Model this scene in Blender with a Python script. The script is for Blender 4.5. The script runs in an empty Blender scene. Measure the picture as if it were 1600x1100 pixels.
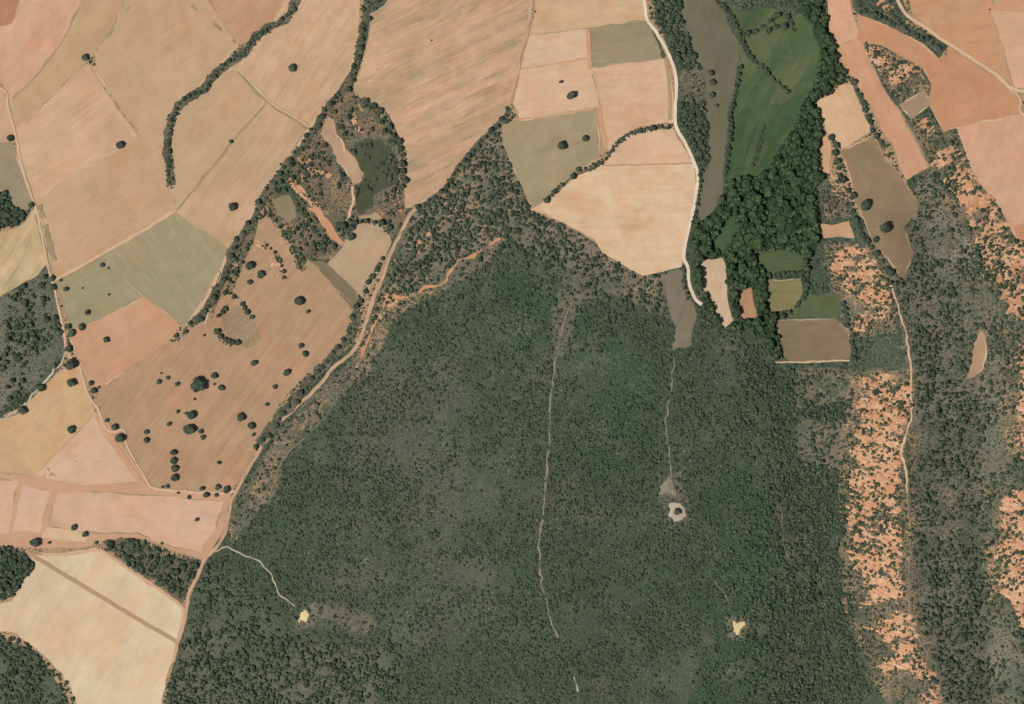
import bpy, math, random
import numpy as np
from mathutils import Vector, Matrix
from mathutils.geometry import delaunay_2d_cdt

random.seed(7)
RNG = np.random.default_rng(11)
SC = bpy.context.scene
COL = SC.collection

# ------------------------------------------------------------------ camera, sky, sun, exposure
S = 0.70                       # metres of ground for one pixel of the survey photograph (1600 x 1100)
W, H = 1600, 1100
ALT = 5000.0                   # survey flight height
cam_d = bpy.data.cameras.new('camera')
cam = bpy.data.objects.new('camera', cam_d)
COL.objects.link(cam)
cam.location = (0, 0, ALT)
cam.rotation_euler = (0, 0, 0)
cam_d.sensor_width = 36.0
cam_d.lens = 36.0 * ALT / (W * S)
cam_d.clip_start = 100.0
cam_d.clip_end = 30000.0
SC.camera = cam

SUN_EL = math.radians(57)
SHADOW_DIR = math.radians(24)  # shadows fall to the east, a little north
world = bpy.data.worlds.new('World')
SC.world = world
world.use_nodes = True
wn = world.node_tree
bg = wn.nodes['Background']
sky = wn.nodes.new('ShaderNodeTexSky')
sky.sky_type = 'NISHITA'
sky.sun_disc = False
sky.sun_elevation = SUN_EL
sky.sun_rotation = math.radians(90) - SHADOW_DIR + math.radians(180)
wn.links.new(sky.outputs[0], bg.inputs[0])
bg.inputs[1].default_value = 0.06
sd = bpy.data.lights.new('sun', 'SUN')
sd.energy = 4.6
sd.angle = math.radians(0.53)
sd.color = (1.0, 0.965, 0.91)
sun = bpy.data.objects.new('sun', sd)
COL.objects.link(sun)
dv = Vector((math.cos(SHADOW_DIR) * math.cos(SUN_EL), math.sin(SHADOW_DIR) * math.cos(SUN_EL), -math.sin(SUN_EL)))
sun.rotation_euler = dv.to_track_quat('-Z', 'Y').to_euler()
sun.location = (-900, -400, 1500)
SC.view_settings.view_transform = 'Standard'
SC.view_settings.look = 'None'
SC.view_settings.gamma = 1.0
SC.view_settings.exposure = 0.0
SC.cycles.max_bounces = 4
SC.cycles.diffuse_bounces = 2

GAIN = (1.40, 1.40, 1.40)      # how much brighter than its albedo a sunlit flat surface photographs


def lin(v):
    v /= 255.0
    return v / 12.92 if v <= 0.04045 else ((v + 0.055) / 1.055) ** 2.4


def C(r, g, b, a=1.0):
    return (lin(r) / GAIN[0], lin(g) / GAIN[1], lin(b) / GAIN[2], 1.0)


# ------------------------------------------------------------------ noise and terrain (arrays)
def vhash(ix, iy, seed):
    n = (ix.astype(np.int64) * 374761393 + iy.astype(np.int64) * 668265263 + seed * 974711) & 0xFFFFFFFF
    n = ((n ^ (n >> 13)) * 1274126177) & 0xFFFFFFFF
    n = n ^ (n >> 16)
    return (n & 0xFFFF) / 65535.0


def vnoise(x, y, seed=0):
    ix = np.floor(x); iy = np.floor(y)
    fx = x - ix; fy = y - iy
    fx = fx * fx * (3 - 2 * fx); fy = fy * fy * (3 - 2 * fy)
    a = vhash(ix, iy, seed); b = vhash(ix + 1, iy, seed)
    c = vhash(ix, iy + 1, seed); d = vhash(ix + 1, iy + 1, seed)
    return (a * (1 - fx) + b * fx) * (1 - fy) + (c * (1 - fx) + d * fx) * fy


def fbm(x, y, seed=0, octv=4):
    t = 0; amp = 0.5; s = 0
    for o in range(octv):
        t = t + amp * vnoise(x, y, seed + o * 17); s += amp
        x = x * 2.03; y = y * 2.03; amp *= 0.5
    return t / s


def seg_dist(px, py, pts):
    best = np.full(np.shape(px), 1e9)
    for (x0, y0), (x1, y1) in zip(pts[:-1], pts[1:]):
        dx, dy = x1 - x0, y1 - y0
        t = np.clip(((px - x0) * dx + (py - y0) * dy) / (dx * dx + dy * dy + 1e-9), 0, 1)
        best = np.minimum(best, np.hypot(px - x0 - t * dx, py - y0 - t * dy))
    return best


RIDGE_E = [(1380, 380), (1405, 500), (1425, 600), (1418, 800), (1425, 960), (1475, 1160)]
RAVINE_E = [(1480, 330), (1525, 480), (1535, 700), (1535, 860), (1545, 1000), (1560, 1160)]
VALLEY = [(1230, -80), (1240, 100), (1210, 250), (1180, 400), (1250, 600), (1290, 800), (1300, 1160)]
GULLY = [(560, 120), (520, 220), (480, 300), (420, 390), (350, 480)]


def zpx(px, py):
    px = np.asarray(px, float); py = np.asarray(py, float)
    z = 7.0 * (fbm(px / 420 + 3.1, py / 420 + 1.7, 5, 3) - 0.5)
    z = z + 16.0 * np.exp(-((px - 850) / 230.0) ** 2) / (1 + np.exp(-(py - 470) / 70.0))
    z = z - 7.0 * np.exp(-(seg_dist(px, py, VALLEY) / 80.0) ** 2)
    z = z + 13.0 * np.exp(-(seg_dist(px, py, RIDGE_E) / 48.0) ** 2)
    z = z - 7.0 * np.exp(-(seg_dist(px, py, RAVINE_E) / 26.0) ** 2) / (1 + np.exp(-(py - 560) / 60.0))
    z = z + 9.0 / (1 + np.exp(-(px - 1575) / 14.0)) / (1 + np.exp(-(py - 640) / 60.0))
    z = z - 5.0 * np.exp(-(seg_dist(px, py, GULLY) / 40.0) ** 2)
    return z


def world_pts(px, py, dz=0.0):
    px = np.asarray(px, float); py = np.asarray(py, float)
    return np.stack([(px - W / 2) * S, (H / 2 - py) * S, zpx(px, py) + dz], -1)


# ------------------------------------------------------------------ mesh helpers
def new_mesh(name, verts, faces, smooth=True):
    m = bpy.data.meshes.new(name)
    m.from_pydata([tuple(v) for v in verts], [], [tuple(f) for f in faces])
    if smooth:
        m.polygons.foreach_set('use_smooth', np.ones(len(m.polygons), bool))
    m.update()
    return m


def link(name, data, mat=None, parent=None):
    o = bpy.data.objects.new(name, data)
    COL.objects.link(o)
    if mat is not None:
        data.materials.clear(); data.materials.append(mat)
    if parent is not None:
        o.parent = parent
    return o


def tag(o, label, cat=None, group=None, kind=None):
    o['label'] = label
    if cat: o['category'] = cat
    if group: o['group'] = group
    if kind: o['kind'] = kind
    return o


# ------------------------------------------------------------------ materials
class NT:
    def __init__(self, name):
        self.m = bpy.data.materials.new(name)
        self.m.use_nodes = True
        self.t = self.m.node_tree
        self.b = self.t.nodes['Principled BSDF']
        self.b.inputs['Roughness'].default_value = 0.95
        self.b.inputs['Specular IOR Level'].default_value = 0.1

    def n(self, typ, **kw):
        nd = self.t.nodes.new(typ)
        for k, v in kw.items():
            setattr(nd, k, v)
        return nd

    def l(self, a, b):
        self.t.links.new(a, b)

    def coords(self, angle=0.0, scale=(1, 1, 1), loc=(0, 0, 0)):
        tc = self.n('ShaderNodeTexCoord')
        r = self.n('ShaderNodeMapping')
        r.inputs['Rotation'].default_value = (0, 0, -angle)
        self.l(tc.outputs['Object'], r.inputs['Vector'])
        s = self.n('ShaderNodeMapping')
        s.inputs['Scale'].default_value = scale
        s.inputs['Location'].default_value = loc
        self.l(r.outputs[0], s.inputs['Vector'])
        return s.outputs[0]

    def noise(self, vec, scale, detail=3.0, rough=0.55, distort=0.0):
        nd = self.n('ShaderNodeTexNoise')
        nd.inputs['Scale'].default_value = scale
        nd.inputs['Detail'].default_value = detail
        nd.inputs['Roughness'].default_value = rough
        nd.inputs['Distortion'].default_value = distort
        self.l(vec, nd.inputs['Vector'])
        return nd.outputs['Fac']

    def ramp(self, fac, lo, hi):
        r = self.n('ShaderNodeMapRange')
        r.interpolation_type = 'SMOOTHSTEP'
        r.inputs['From Min'].default_value = lo
        r.inputs['From Max'].default_value = hi
        self.l(fac, r.inputs['Value'])
        return r.outputs['Result']

    def lerp(self, fac, lo, hi, a, b):
        r = self.n('ShaderNodeMapRange')
        r.inputs['From Min'].default_value = lo
        r.inputs['From Max'].default_value = hi
        r.inputs['To Min'].default_value = a
        r.inputs['To Max'].default_value = b
        self.l(fac, r.inputs['Value'])
        return r.outputs['Result']

    def mix(self, fac, a, b, mode='MIX'):
        mx = self.n('ShaderNodeMix', data_type='RGBA', blend_type=mode)
        for sock, v in ((mx.inputs['Factor'], fac), (mx.inputs['A'], a), (mx.inputs['B'], b)):
            if isinstance(v, (int, float)):
                sock.default_value = v
            elif isinstance(v, tuple):
                sock.default_value = v
            else:
                self.l(v, sock)
        return mx.outputs['Result']

    def mul(self, col, fac):
        cmb = self.n('ShaderNodeCombineColor')
        for i in range(3):
            self.l(fac, cmb.inputs[i])
        return self.mix(1.0, col, cmb.outputs[0], 'MULTIPLY')

    def out(self, col):
        self.l(col, self.b.inputs['Base Color'])
        return self.m


def field_material(name, c1, c2, c3, angle=0.0, row=0.10, blot=0.010, streak=0.5, seed=0.0, tuft=0.0, mottle=0.0):
    """ploughed or fallow soil: broad blotches, stretched streaks along the rows, fine grain"""
    t = NT(name)
    a = math.radians(angle)

    def grey(c):
        m = .3 * c[0] + .59 * c[1] + .11 * c[2]
        return tuple((v + (m - v) * .03) * .99 for v in c)
    c1, c2, c3 = grey(c1), grey(c2), grey(c3)
    base = t.coords(a, (1, 1, 1), (seed * 37.1, seed * 11.3, seed))
    big = t.noise(base, blot, 4.0, 0.55, 0.6)
    col = t.mix(t.ramp(big, 0.36, 0.66), C(*c1), C(*c2))
    st = t.coords(a, (0.18, 1.0, 1), (seed * 17.7, seed * 29.1, seed))
    s1 = t.noise(st, blot * 6.0, 5.0, 0.62, 0.25)
    col = t.mix(t.lerp(t.ramp(s1, 0.48, 0.74), 0, 1, 0, streak), col, C(*c3))
    if mottle:
        wd = t.noise(t.coords(a, (0.35, 1.0, 1), (seed * 2.1, seed * 8.3, 3)), 0.016, 6.0, 0.68, 0.8)
        col = t.mix(t.lerp(t.ramp(wd, 0.44, 0.62), 0, 1, 0, mottle), col, C(*c3))
    hue = t.noise(t.coords(a, (0.6, 1.0, 1), (seed * 7.7, seed * 2.3, 5 + seed)), blot * 2.2, 5.0, 0.6, 0.8)
    col = t.mix(t.lerp(t.ramp(hue, 0.47, 0.68), 0, 1, 0, 0.7), col, t.mix(1.0, col, (1.05, 0.91, 0.84, 1), 'MULTIPLY'))
    hue2 = t.noise(t.coords(a, (0.6, 1.0, 1), (seed * 3.7, seed * 9.3, 15 + seed)), blot * 2.6, 5.0, 0.6, 0.8)
    col = t.mix(t.lerp(t.ramp(hue2, 0.50, 0.72), 0, 1, 0, 0.6), col, t.mix(1.0, col, (0.90, 0.93, 0.86, 1), 'MULTIPLY'))
    fine = t.coords(a, (0.05, 1.0, 1), (seed * 5.7, seed * 3.1, seed))
    s2 = t.noise(fine, 0.26, 4.0, 0.65)
    patch = t.noise(base, blot * 3.0, 3.0)
    amt = t.lerp(patch, 0.3, 0.7, 0.25, 1.5)
    sw = t.n('ShaderNodeMath', operation='MULTIPLY_ADD')
    t.l(t.lerp(s2, 0.25, 0.75, -row * 1.9, row * 1.9), sw.inputs[0]); t.l(amt, sw.inputs[1]); sw.inputs[2].default_value = 1.0
    col = t.mul(col, sw.outputs[0])
    mid = t.noise(base, blot * 4.5, 6.0, 0.6)
    col = t.mul(col, t.lerp(mid, 0.25, 0.75, 0.90, 1.10))
    gr = t.noise(base, 0.9, 3.0, 0.7)
    col = t.mul(col, t.lerp(gr, 0.2, 0.8, 0.94 - tuft, 1.06 + tuft))
    return t.out(col)


def ground_material():
    t = NT('scrub_soil')
    at = t.n('ShaderNodeAttribute', attribute_name='soil')
    base = t.coords()
    n1 = t.noise(base, 0.035, 6.0, 0.6, 0.4)
    col = t.mix(t.ramp(n1, 0.42, 0.70), at.outputs['Color'], C(100, 102, 84))
    n2 = t.noise(base, 0.010, 5.0, 0.55, 0.5)
    col = t.mix(t.lerp(t.ramp(n2, 0.42, 0.66), 0, 1, 0, 0.55), col, C(68, 88, 64))
    cl = t.n('ShaderNodeAttribute', attribute_name='clay')
    w1 = t.noise(base, 0.05, 6.0, 0.68, 1.2)
    dif = t.n('ShaderNodeMath', operation='SUBTRACT'); t.l(w1, dif.inputs[0]); dif.inputs[1].default_value = 0.5
    ab = t.n('ShaderNodeMath', operation='ABSOLUTE'); t.l(dif.outputs[0], ab.inputs[0])
    web = t.n('ShaderNodeMapRange'); web.interpolation_type = 'SMOOTHSTEP'
    web.inputs['From Min'].default_value = 0.045; web.inputs['From Max'].default_value = 0.0
    t.l(ab.outputs[0], web.inputs['Value'])
    pt = t.ramp(t.noise(base, 0.016, 4.0, 0.6, 0.5), 0.40, 0.62)
    m1 = t.n('ShaderNodeMath', operation='MAXIMUM'); t.l(web.outputs[0], m1.inputs[0]); t.l(t.ramp(w1, 0.60, 0.72), m1.inputs[1])
    m2 = t.n('ShaderNodeMath', operation='MULTIPLY'); t.l(m1.outputs[0], m2.inputs[0]); t.l(pt, m2.inputs[1])
    m3 = t.n('ShaderNodeMath', operation='MULTIPLY'); t.l(m2.outputs[0], m3.inputs[0]); t.l(cl.outputs['Fac'], m3.inputs[1])
    col = t.mix(m3.outputs[0], col, C(204, 158, 120))
    n3 = t.noise(base, 0.55, 4.0, 0.7)
    col = t.mul(col, t.lerp(n3, 0.25, 0.75, 0.62, 1.30))
    n4 = t.noise(base, 0.42, 4.0, 0.8)
    n5 = t.noise(base, 0.03, 4.0, 0.6)
    sp = t.n('ShaderNodeMath', operation='MULTIPLY'); t.l(t.ramp(n4, 0.53, 0.66), sp.inputs[0]); t.l(t.lerp(n5, 0.35, 0.62, 0.35, 1.0), sp.inputs[1])
    col = t.mix(sp.outputs[0], col, C(138, 138, 122))
    n6 = t.noise(t.coords(0, (1, 1, 1), (91, 37, 0)), 0.36, 4.0, 0.8)
    col = t.mul(col, t.lerp(t.ramp(n6, 0.54, 0.68), 0, 1, 1.0, 0.62))
    return t.out(col)


def track_material(name, c1, c2, seed=0.0):
    t = NT(name)
    base = t.coords(0, (1, 1, 1), (seed * 13.0, seed * 7.0, 0))
    n1 = t.noise(base, 0.06, 5.0, 0.6)
    col = t.mix(t.ramp(n1, 0.35, 0.65), C(*c1), C(*c2))
    n2 = t.noise(base, 0.8, 3.0, 0.7)
    col = t.mul(col, t.lerp(n2, 0.25, 0.75, 0.88, 1.12))
    return t.out(col)


def badland_material():
    t = NT('red_clay')
    base = t.coords()
    n1 = t.noise(base, 0.022, 5.0, 0.6, 0.5)
    col = t.mix(t.ramp(n1, 0.35, 0.65), C(212, 160, 122), C(200, 144, 106))
    n2 = t.noise(base, 0.11, 5.0, 0.6, 0.6)
    col = t.mix(t.lerp(t.ramp(n2, 0.45, 0.7), 0, 1, 0, 0.7), col, C(222, 186, 152))
    rl = t.noise(t.coords(math.radians(-12), (0.22, 1.0, 1), (3, 8, 0)), 0.28, 4.0, 0.65, 0.5)
    col = t.mix(t.lerp(t.ramp(rl, 0.52, 0.68), 0, 1, 0, 0.55), col, C(226, 190, 154))
    col = t.mul(col, t.lerp(t.ramp(rl, 0.30, 0.46), 0, 1, 0.80, 1.0))
    n3 = t.noise(base, 0.6, 4.0, 0.7)
    col = t.mul(col, t.lerp(n3, 0.25, 0.75, 0.82, 1.14))
    return t.out(col)


def leaf_material(name, c1, c2, c3, spread=0.35):
    t = NT(name)
    oi = t.n('ShaderNodeObjectInfo')
    col = t.mix(oi.outputs['Random'], C(*c1), C(*c2))
    tc = t.n('ShaderNodeTexCoord')
    n1 = t.noise(tc.outputs['Object'], 2.2, 4.0, 0.6)
    col = t.mix(t.ramp(n1, 0.42, 0.7), col, C(*c3))
    ge = t.n('ShaderNodeNewGeometry')
    col = t.mul(col, t.lerp(ge.outputs['Random Per Island'], 0, 1, 1 - spread, 1 + spread))
    t.b.inputs['Roughness'].default_value = 0.8
    t.out(col)
    tr = t.n('ShaderNodeBsdfTranslucent')
    t.l(col, tr.inputs['Color'])
    ms = t.n('ShaderNodeMixShader')
    ms.inputs[0].default_value = 0.18
    t.l(t.b.outputs[0], ms.inputs[1]); t.l(tr.outputs[0], ms.inputs[2])
    t.l(ms.outputs[0], t.t.nodes['Material Output'].inputs['Surface'])
    return t.m


M_OAK = leaf_material('holm_oak_leaves', (64, 80, 64), (88, 100, 80), (98, 108, 90), 0.45)
M_SCRUB = leaf_material('scrub_leaves', (50, 68, 50), (102, 114, 88), (108, 118, 94), 0.45)
M_HEATH = leaf_material('heath_leaves', (60, 78, 62), (130, 130, 112), (126, 128, 112), 0.45)
M_RIVER = leaf_material('riverside_leaves', (46, 68, 46), (94, 112, 76), (92, 110, 78), 0.5)
M_DARK = leaf_material('slope_leaves', (54, 74, 56), (106, 120, 94), (106, 118, 96), 0.45)
tb = NT('bark')
M_BARK = tb.out(tb.mix(tb.noise(tb.coords(), 3.0), C(88, 76, 64), C(112, 98, 84)))

# ------------------------------------------------------------------ polygons on a 1 px raster
PAD = 48
RW, RH = W + 2 * PAD, H + 2 * PAD
blocked = np.zeros((RH, RW), bool)      # no shrubs here (fields, roads)
roads = np.zeros((RH, RW), bool)


def push(p):
    x, y = p
    if x <= 0: x = -PAD
    if x >= W: x = W + PAD
    if y <= 0: y = -PAD
    if y >= H: y = H + PAD
    return (x, y)


def inside(px, py, poly):
    px = np.asarray(px, float); py = np.asarray(py, float)
    r = np.zeros(px.shape, bool)
    n = len(poly)
    for i in range(n):
        x0, y0 = poly[i]; x1, y1 = poly[(i + 1) % n]
        if y0 == y1: continue
        c = ((y0 > py) != (y1 > py)) & (px < (x1 - x0) * (py - y0) / (y1 - y0) + x0)
        r ^= c
    return r


def poly_mask(poly):
    m = np.zeros((RH, RW), bool)
    a = np.array(poly)
    x0, y0 = np.floor(a.min(0)).astype(int) + PAD - 1
    x1, y1 = np.ceil(a.max(0)).astype(int) + PAD + 2
    x0, y0 = max(x0, 0), max(y0, 0); x1, y1 = min(x1, RW), min(y1, RH)
    gx, gy = np.meshgrid(np.arange(x0, x1) - PAD + .5, np.arange(y0, y1) - PAD + .5)
    m[y0:y1, x0:x1] = inside(gx, gy, poly)
    return m


def line_mask(pts, half):
    a = np.array(pts)
    m = np.zeros((RH, RW), bool)
    x0, y0 = np.floor(a.min(0) - half).astype(int) + PAD
    x1, y1 = np.ceil(a.max(0) + half).astype(int) + PAD + 1
    x0, y0 = max(x0, 0), max(y0, 0); x1, y1 = min(x1, RW), min(y1, RH)
    gx, gy = np.meshgrid(np.arange(x0, x1) - PAD + .5, np.arange(y0, y1) - PAD + .5)
    m[y0:y1, x0:x1] = seg_dist(gx, gy, pts) < half
    return m


def densify(poly, step, closed=True):
    out = []
    n = len(poly)
    for i in range(n if closed else n - 1):
        p, q = poly[i], poly[(i + 1) % n]
        k = max(1, int(math.hypot(q[0] - p[0], q[1] - p[1]) / step))
        for j in range(k):
            out.append((p[0] + (q[0] - p[0]) * j / k, p[1] + (q[1] - p[1]) * j / k))
    if not closed: out.append(poly[-1])
    return out


SHEET = [0]


MARGIN = [0]


def drape(name, poly, mat, label, rough=0.7, grid=9.0, dz=None, block=True, step=4.0, margin=None):
    """a soil sheet lying on the terrain inside an outline"""
    poly = [push(p) for p in poly]
    d = np.array(densify(poly, step))
    wl = 7.0 if step > 3 else 3.5
    jx = (fbm(d[:, 0] / wl, d[:, 1] / wl, 31, 3) - .5) * 2 * rough * 1.6
    jy = (fbm(d[:, 0] / wl + 50, d[:, 1] / wl + 9, 77, 3) - .5) * 2 * rough * 1.6
    b = d + np.stack([jx, jy], -1)
    bl = [tuple(v) for v in b]
    x0, y0 = b.min(0); x1, y1 = b.max(0)
    gx, gy = np.meshgrid(np.arange(x0 + grid / 2, x1, grid), np.arange(y0 + grid / 2, y1, grid))
    gx = gx.ravel(); gy = gy.ravel()
    keep = inside(gx, gy, bl)
    gx, gy = gx[keep], gy[keep]
    if len(gx):
        dd = np.full(len(gx), 1e9)
        for i in range(len(bl)):
            dd = np.minimum(dd, np.hypot(gx - bl[i][0], gy - bl[i][1]))
        gx, gy = gx[dd > 3.0], gy[dd > 3.0]
    pts = [Vector(p) for p in bl] + [Vector((x, y)) for x, y in zip(gx, gy)]
    v, e, f, *_ = delaunay_2d_cdt(pts, [], [list(range(len(bl)))], 1, 1e-4)
    v = np.array([tuple(p) for p in v])
    if dz is None:
        dz = 0.06 + 0.004 * SHEET[0]; SHEET[0] += 1
    w = world_pts(v[:, 0], v[:, 1], dz)
    # photo rows run downwards, so turn faces to look up
    faces = []
    for t in f:
        t = list(t)
        a, b_, c = (w[t[0]], w[t[1]], w[t[2]])
        if (b_[0] - a[0]) * (c[1] - a[1]) - (b_[1] - a[1]) * (c[0] - a[0]) < 0: t.reverse()
        faces.append(t)
    o = link(name, new_mesh(name, w, faces), mat)
    tag(o, label, kind='structure')
    if block:
        blocked[poly_mask(bl)] = True
    if margin is not None:
        # the unploughed rim just inside the field edge
        n = len(b)
        tn = np.roll(b, -1, 0) - np.roll(b, 1, 0)
        tn /= np.linalg.norm(tn, axis=1)[:, None] + 1e-9
        e0 = b - np.roll(b, 1, 0); e1 = np.roll(b, -1, 0) - b
        turn = np.abs(np.arctan2(e0[:, 0] * e1[:, 1] - e0[:, 1] * e1[:, 0], (e0 * e1).sum(1)))
        sharp = np.maximum.reduce([np.roll(turn, k) for k in (-2, -1, 0, 1, 2)]) > .55
        area = np.sum(b[:, 0] * np.roll(b[:, 1], -1) - np.roll(b[:, 0], -1) * b[:, 1])
        nr = np.stack([-tn[:, 1], tn[:, 0]], -1) * (1 if area > 0 else -1)
        k = np.arange(n)
        wd = np.clip(6.5 * (fbm(k / 5.0, k * 0 + area % 97, 88, 3) - .36), 0, 2.8) * ~sharp
        dz2 = 0.38 + 0.0015 * MARGIN[0]; MARGIN[0] += 1
        ib = b + nr * wd[:, None]
        w2 = np.concatenate([world_pts(b[:, 0], b[:, 1], dz2), world_pts(ib[:, 0], ib[:, 1], dz2)])
        fc = []
        for i in range(n):
            j = (i + 1) % n
            if wd[i] > .05 or wd[j] > .05:
                f_ = (i, j, j + n, i + n)
                fc.append(f_ if area < 0 else f_[::-1])
        if fc:
            link('margin', new_mesh('margin', w2, fc), margin, o)
    return o


RIB = [0]


def smooth_line(pts, step=2.0):
    """Catmull-Rom through the points"""
    P = [np.array(p, float) for p in pts]
    P = [2 * P[0] - P[1]] + P + [2 * P[-1] - P[-2]]
    out = []
    for i in range(1, len(P) - 2):
        n = max(1, int(np.hypot(*(P[i + 1] - P[i])) / step))
        for j in range(n):
            t = j / n
            out.append(0.5 * (2 * P[i] + (P[i + 1] - P[i - 1]) * t + (2 * P[i - 1] - 5 * P[i] + 4 * P[i + 1] - P[i + 2]) * t * t
                              + (3 * P[i] - P[i - 1] - 3 * P[i + 1] + P[i + 2]) * t ** 3))
    out.append(P[-2])
    return np.array(out)


def ribbon(name, pts, width, mat, label, wob=0.25, block=True, gaps=0.0, seed=0, meander=0.0):
    p = smooth_line([push(q) for q in pts])
    if meander:
        k = np.arange(len(p))
        p = p + meander * 2 * np.stack([fbm(k / 6.0, k * 0 + seed, 401, 3) - .5, fbm(k / 6.0, k * 0 + seed + 9, 402, 3) - .5], -1)
    tn = np.gradient(p, axis=0)
    tn /= np.linalg.norm(tn, axis=1)[:, None] + 1e-9
    nr = np.stack([-tn[:, 1], tn[:, 0]], -1)
    s = np.arange(len(p))
    cw = (fbm(s / 9.0, s * 0 + seed, 3 + seed, 3) - .5) * 2
    wob = wob * (1.0 if width > 3.2 else 1.5)
    wl = width / 2 * (1 + wob * 2 * (fbm(s / 5.0, s * 0 + 1 + seed, 9, 3) - .5) * 2)
    wr = width / 2 * (1 + wob * 2 * (fbm(s / 5.0, s * 0 + 7 + seed, 21, 3) - .5) * 2)
    mid = p + nr * (cw * width * 0.12)[:, None]
    L = mid - nr * np.maximum(wl, .3)[:, None]; R_ = mid + nr * np.maximum(wr, .3)[:, None]
    dz = 0.50 + 0.006 * RIB[0]; RIB[0] += 1
    allp = np.stack([L, mid, R_], 1).reshape(-1, 2)
    w = world_pts(allp[:, 0], allp[:, 1], dz)
    g = fbm(s / 6.0, s * 0 + 3 + seed, 55, 3)
    faces = []
    for i in range(len(p) - 1):
        if gaps and g[i] < gaps: continue
        a = 3 * i
        for k in (0, 1):
            faces.append((a + k, a + k + 3, a + k + 4, a + k + 1)[::-1])
    # look up
    if faces:
        q = faces[0]; A, B, Cc = w[q[0]], w[q[1]], w[q[2]]
        if (B[0] - A[0]) * (Cc[1] - A[1]) - (B[1] - A[1]) * (Cc[0] - A[0]) < 0:
            faces = [x[::-1] for x in faces]
    o = link(name, new_mesh(name, w, faces), mat)
    tag(o, label, kind='structure')
    if block:
        lm = line_mask([tuple(q) for q in p[::3]], width / 2 + 0.3 if block is True else block)
        blocked[lm] = True; roads[lm] = True
    return o


# ------------------------------------------------------------------ soil colours of the open ground
SOIL = []      # (polygon, colour, feather)
ZN = {}
ZN['right_slopes'] = [(1395, 440), (1430, 290), (1480, 200), (1600, 380), (1600, 1100), (1470, 1100), (1425, 960), (1418, 800), (1412, 560)]
ZN['dense_slope'] = [(1180, 515), (1235, 570), (1330, 600), (1340, 760), (1330, 900), (1345, 1000), (1390, 1100), (1180, 1100), (1215, 900), (1190, 700)]
ZN['upper_corner'] = [(790, 170), (812, 190), (788, 230), (830, 325), (905, 362), (940, 395), (1005, 430), (1040, 440), (1050, 500), (1010, 480), (900, 440), (800, 375), (690, 440), (610, 475), (570, 540), (540, 575), (600, 430), (640, 335), (720, 260)]
ZN['lower_corner'] = [(300, 890), (340, 880), (420, 960), (480, 1010), (640, 1010), (560, 1100), (245, 1100), (290, 950)]
ZN['west_scrub'] = [(0, 490), (75, 415), (85, 440), (95, 500), (102, 550), (60, 600), (0, 675)]
ZN['southwest_wood'] = [(0, 985), (25, 992), (55, 1015), (75, 1035), (105, 1065), (138, 1100), (0, 1100)]
ZN['gully'] = [(545, 110), (552, 140), (580, 160), (605, 175), (625, 210), (634, 240), (630, 320), (640, 340), (612, 380), (600, 345), (565, 338), (520, 410), (482, 402), (470, 425), (440, 440), (385, 440), (340, 530), (325, 500), (360, 395), (400, 320), (445, 255), (490, 200)]
ZN['river_wood'] = [(1268, 0), (1290, 0), (1292, 40), (1298, 66), (1312, 72), (1308, 85), (1312, 105), (1322, 116), (1334, 122), (1334, 130), (1312, 128), (1311, 140), (1295, 148), (1278, 153), (1274, 160), (1280, 185), (1287, 200), (1280, 208), (1282, 245), (1284, 275), (1277, 295), (1278, 330), (1284, 365), (1272, 385), (1262, 400), (1262, 440), (1255, 470), (1240, 490), (1210, 500), (1225, 550), (1235, 570), (1212, 562), (1190, 530), (1165, 515), (1130, 515), (1110, 490), (1095, 460), (1083, 430), (1083, 400), (1078, 375), (1085, 355), (1095, 345), (1112, 335), (1128, 305), (1135, 285), (1150, 275), (1190, 270), (1205, 250), (1215, 232), (1230, 212), (1245, 188), (1250, 165), (1265, 145), (1272, 128), (1276, 100), (1282, 75), (1274, 45)]
ZN['river_wood_b'] = [(1240, 0), (1268, 0), (1274, 45), (1262, 35), (1250, 22)]
ZN['road_wood'] = [(1012, 0), (1062, 0), (1066, 30), (1078, 60), (1090, 95), (1095, 108), (1080, 112), (1062, 108), (1052, 80), (1040, 55), (1028, 38)]
ZN['road_wood_b'] = [(1060, 160), (1075, 162), (1100, 152), (1106, 200), (1108, 262), (1093, 272), (1080, 240), (1066, 212), (1058, 190)]
ZN['west_grove'] = [(0, 298), (14, 298), (20, 318), (28, 326), (40, 332), (36, 345), (20, 358), (0, 370)]
ZN['corner_grove'] = [(0, 845), (30, 850), (25, 860), (12, 868), (45, 872), (54, 878), (50, 892), (35, 905), (30, 918), (18, 938), (0, 942)]
ZN['field_copse'] = [(160, 846), (190, 840), (218, 843), (240, 855), (265, 870), (290, 873), (313, 872), (320, 882), (302, 905), (296, 920), (290, 938), (284, 944), (250, 915), (225, 900), (205, 885), (180, 865)]
ZN['stubble'] = [(345, 490), (372, 480), (395, 500), (405, 530), (385, 545), (350, 520)]

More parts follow.
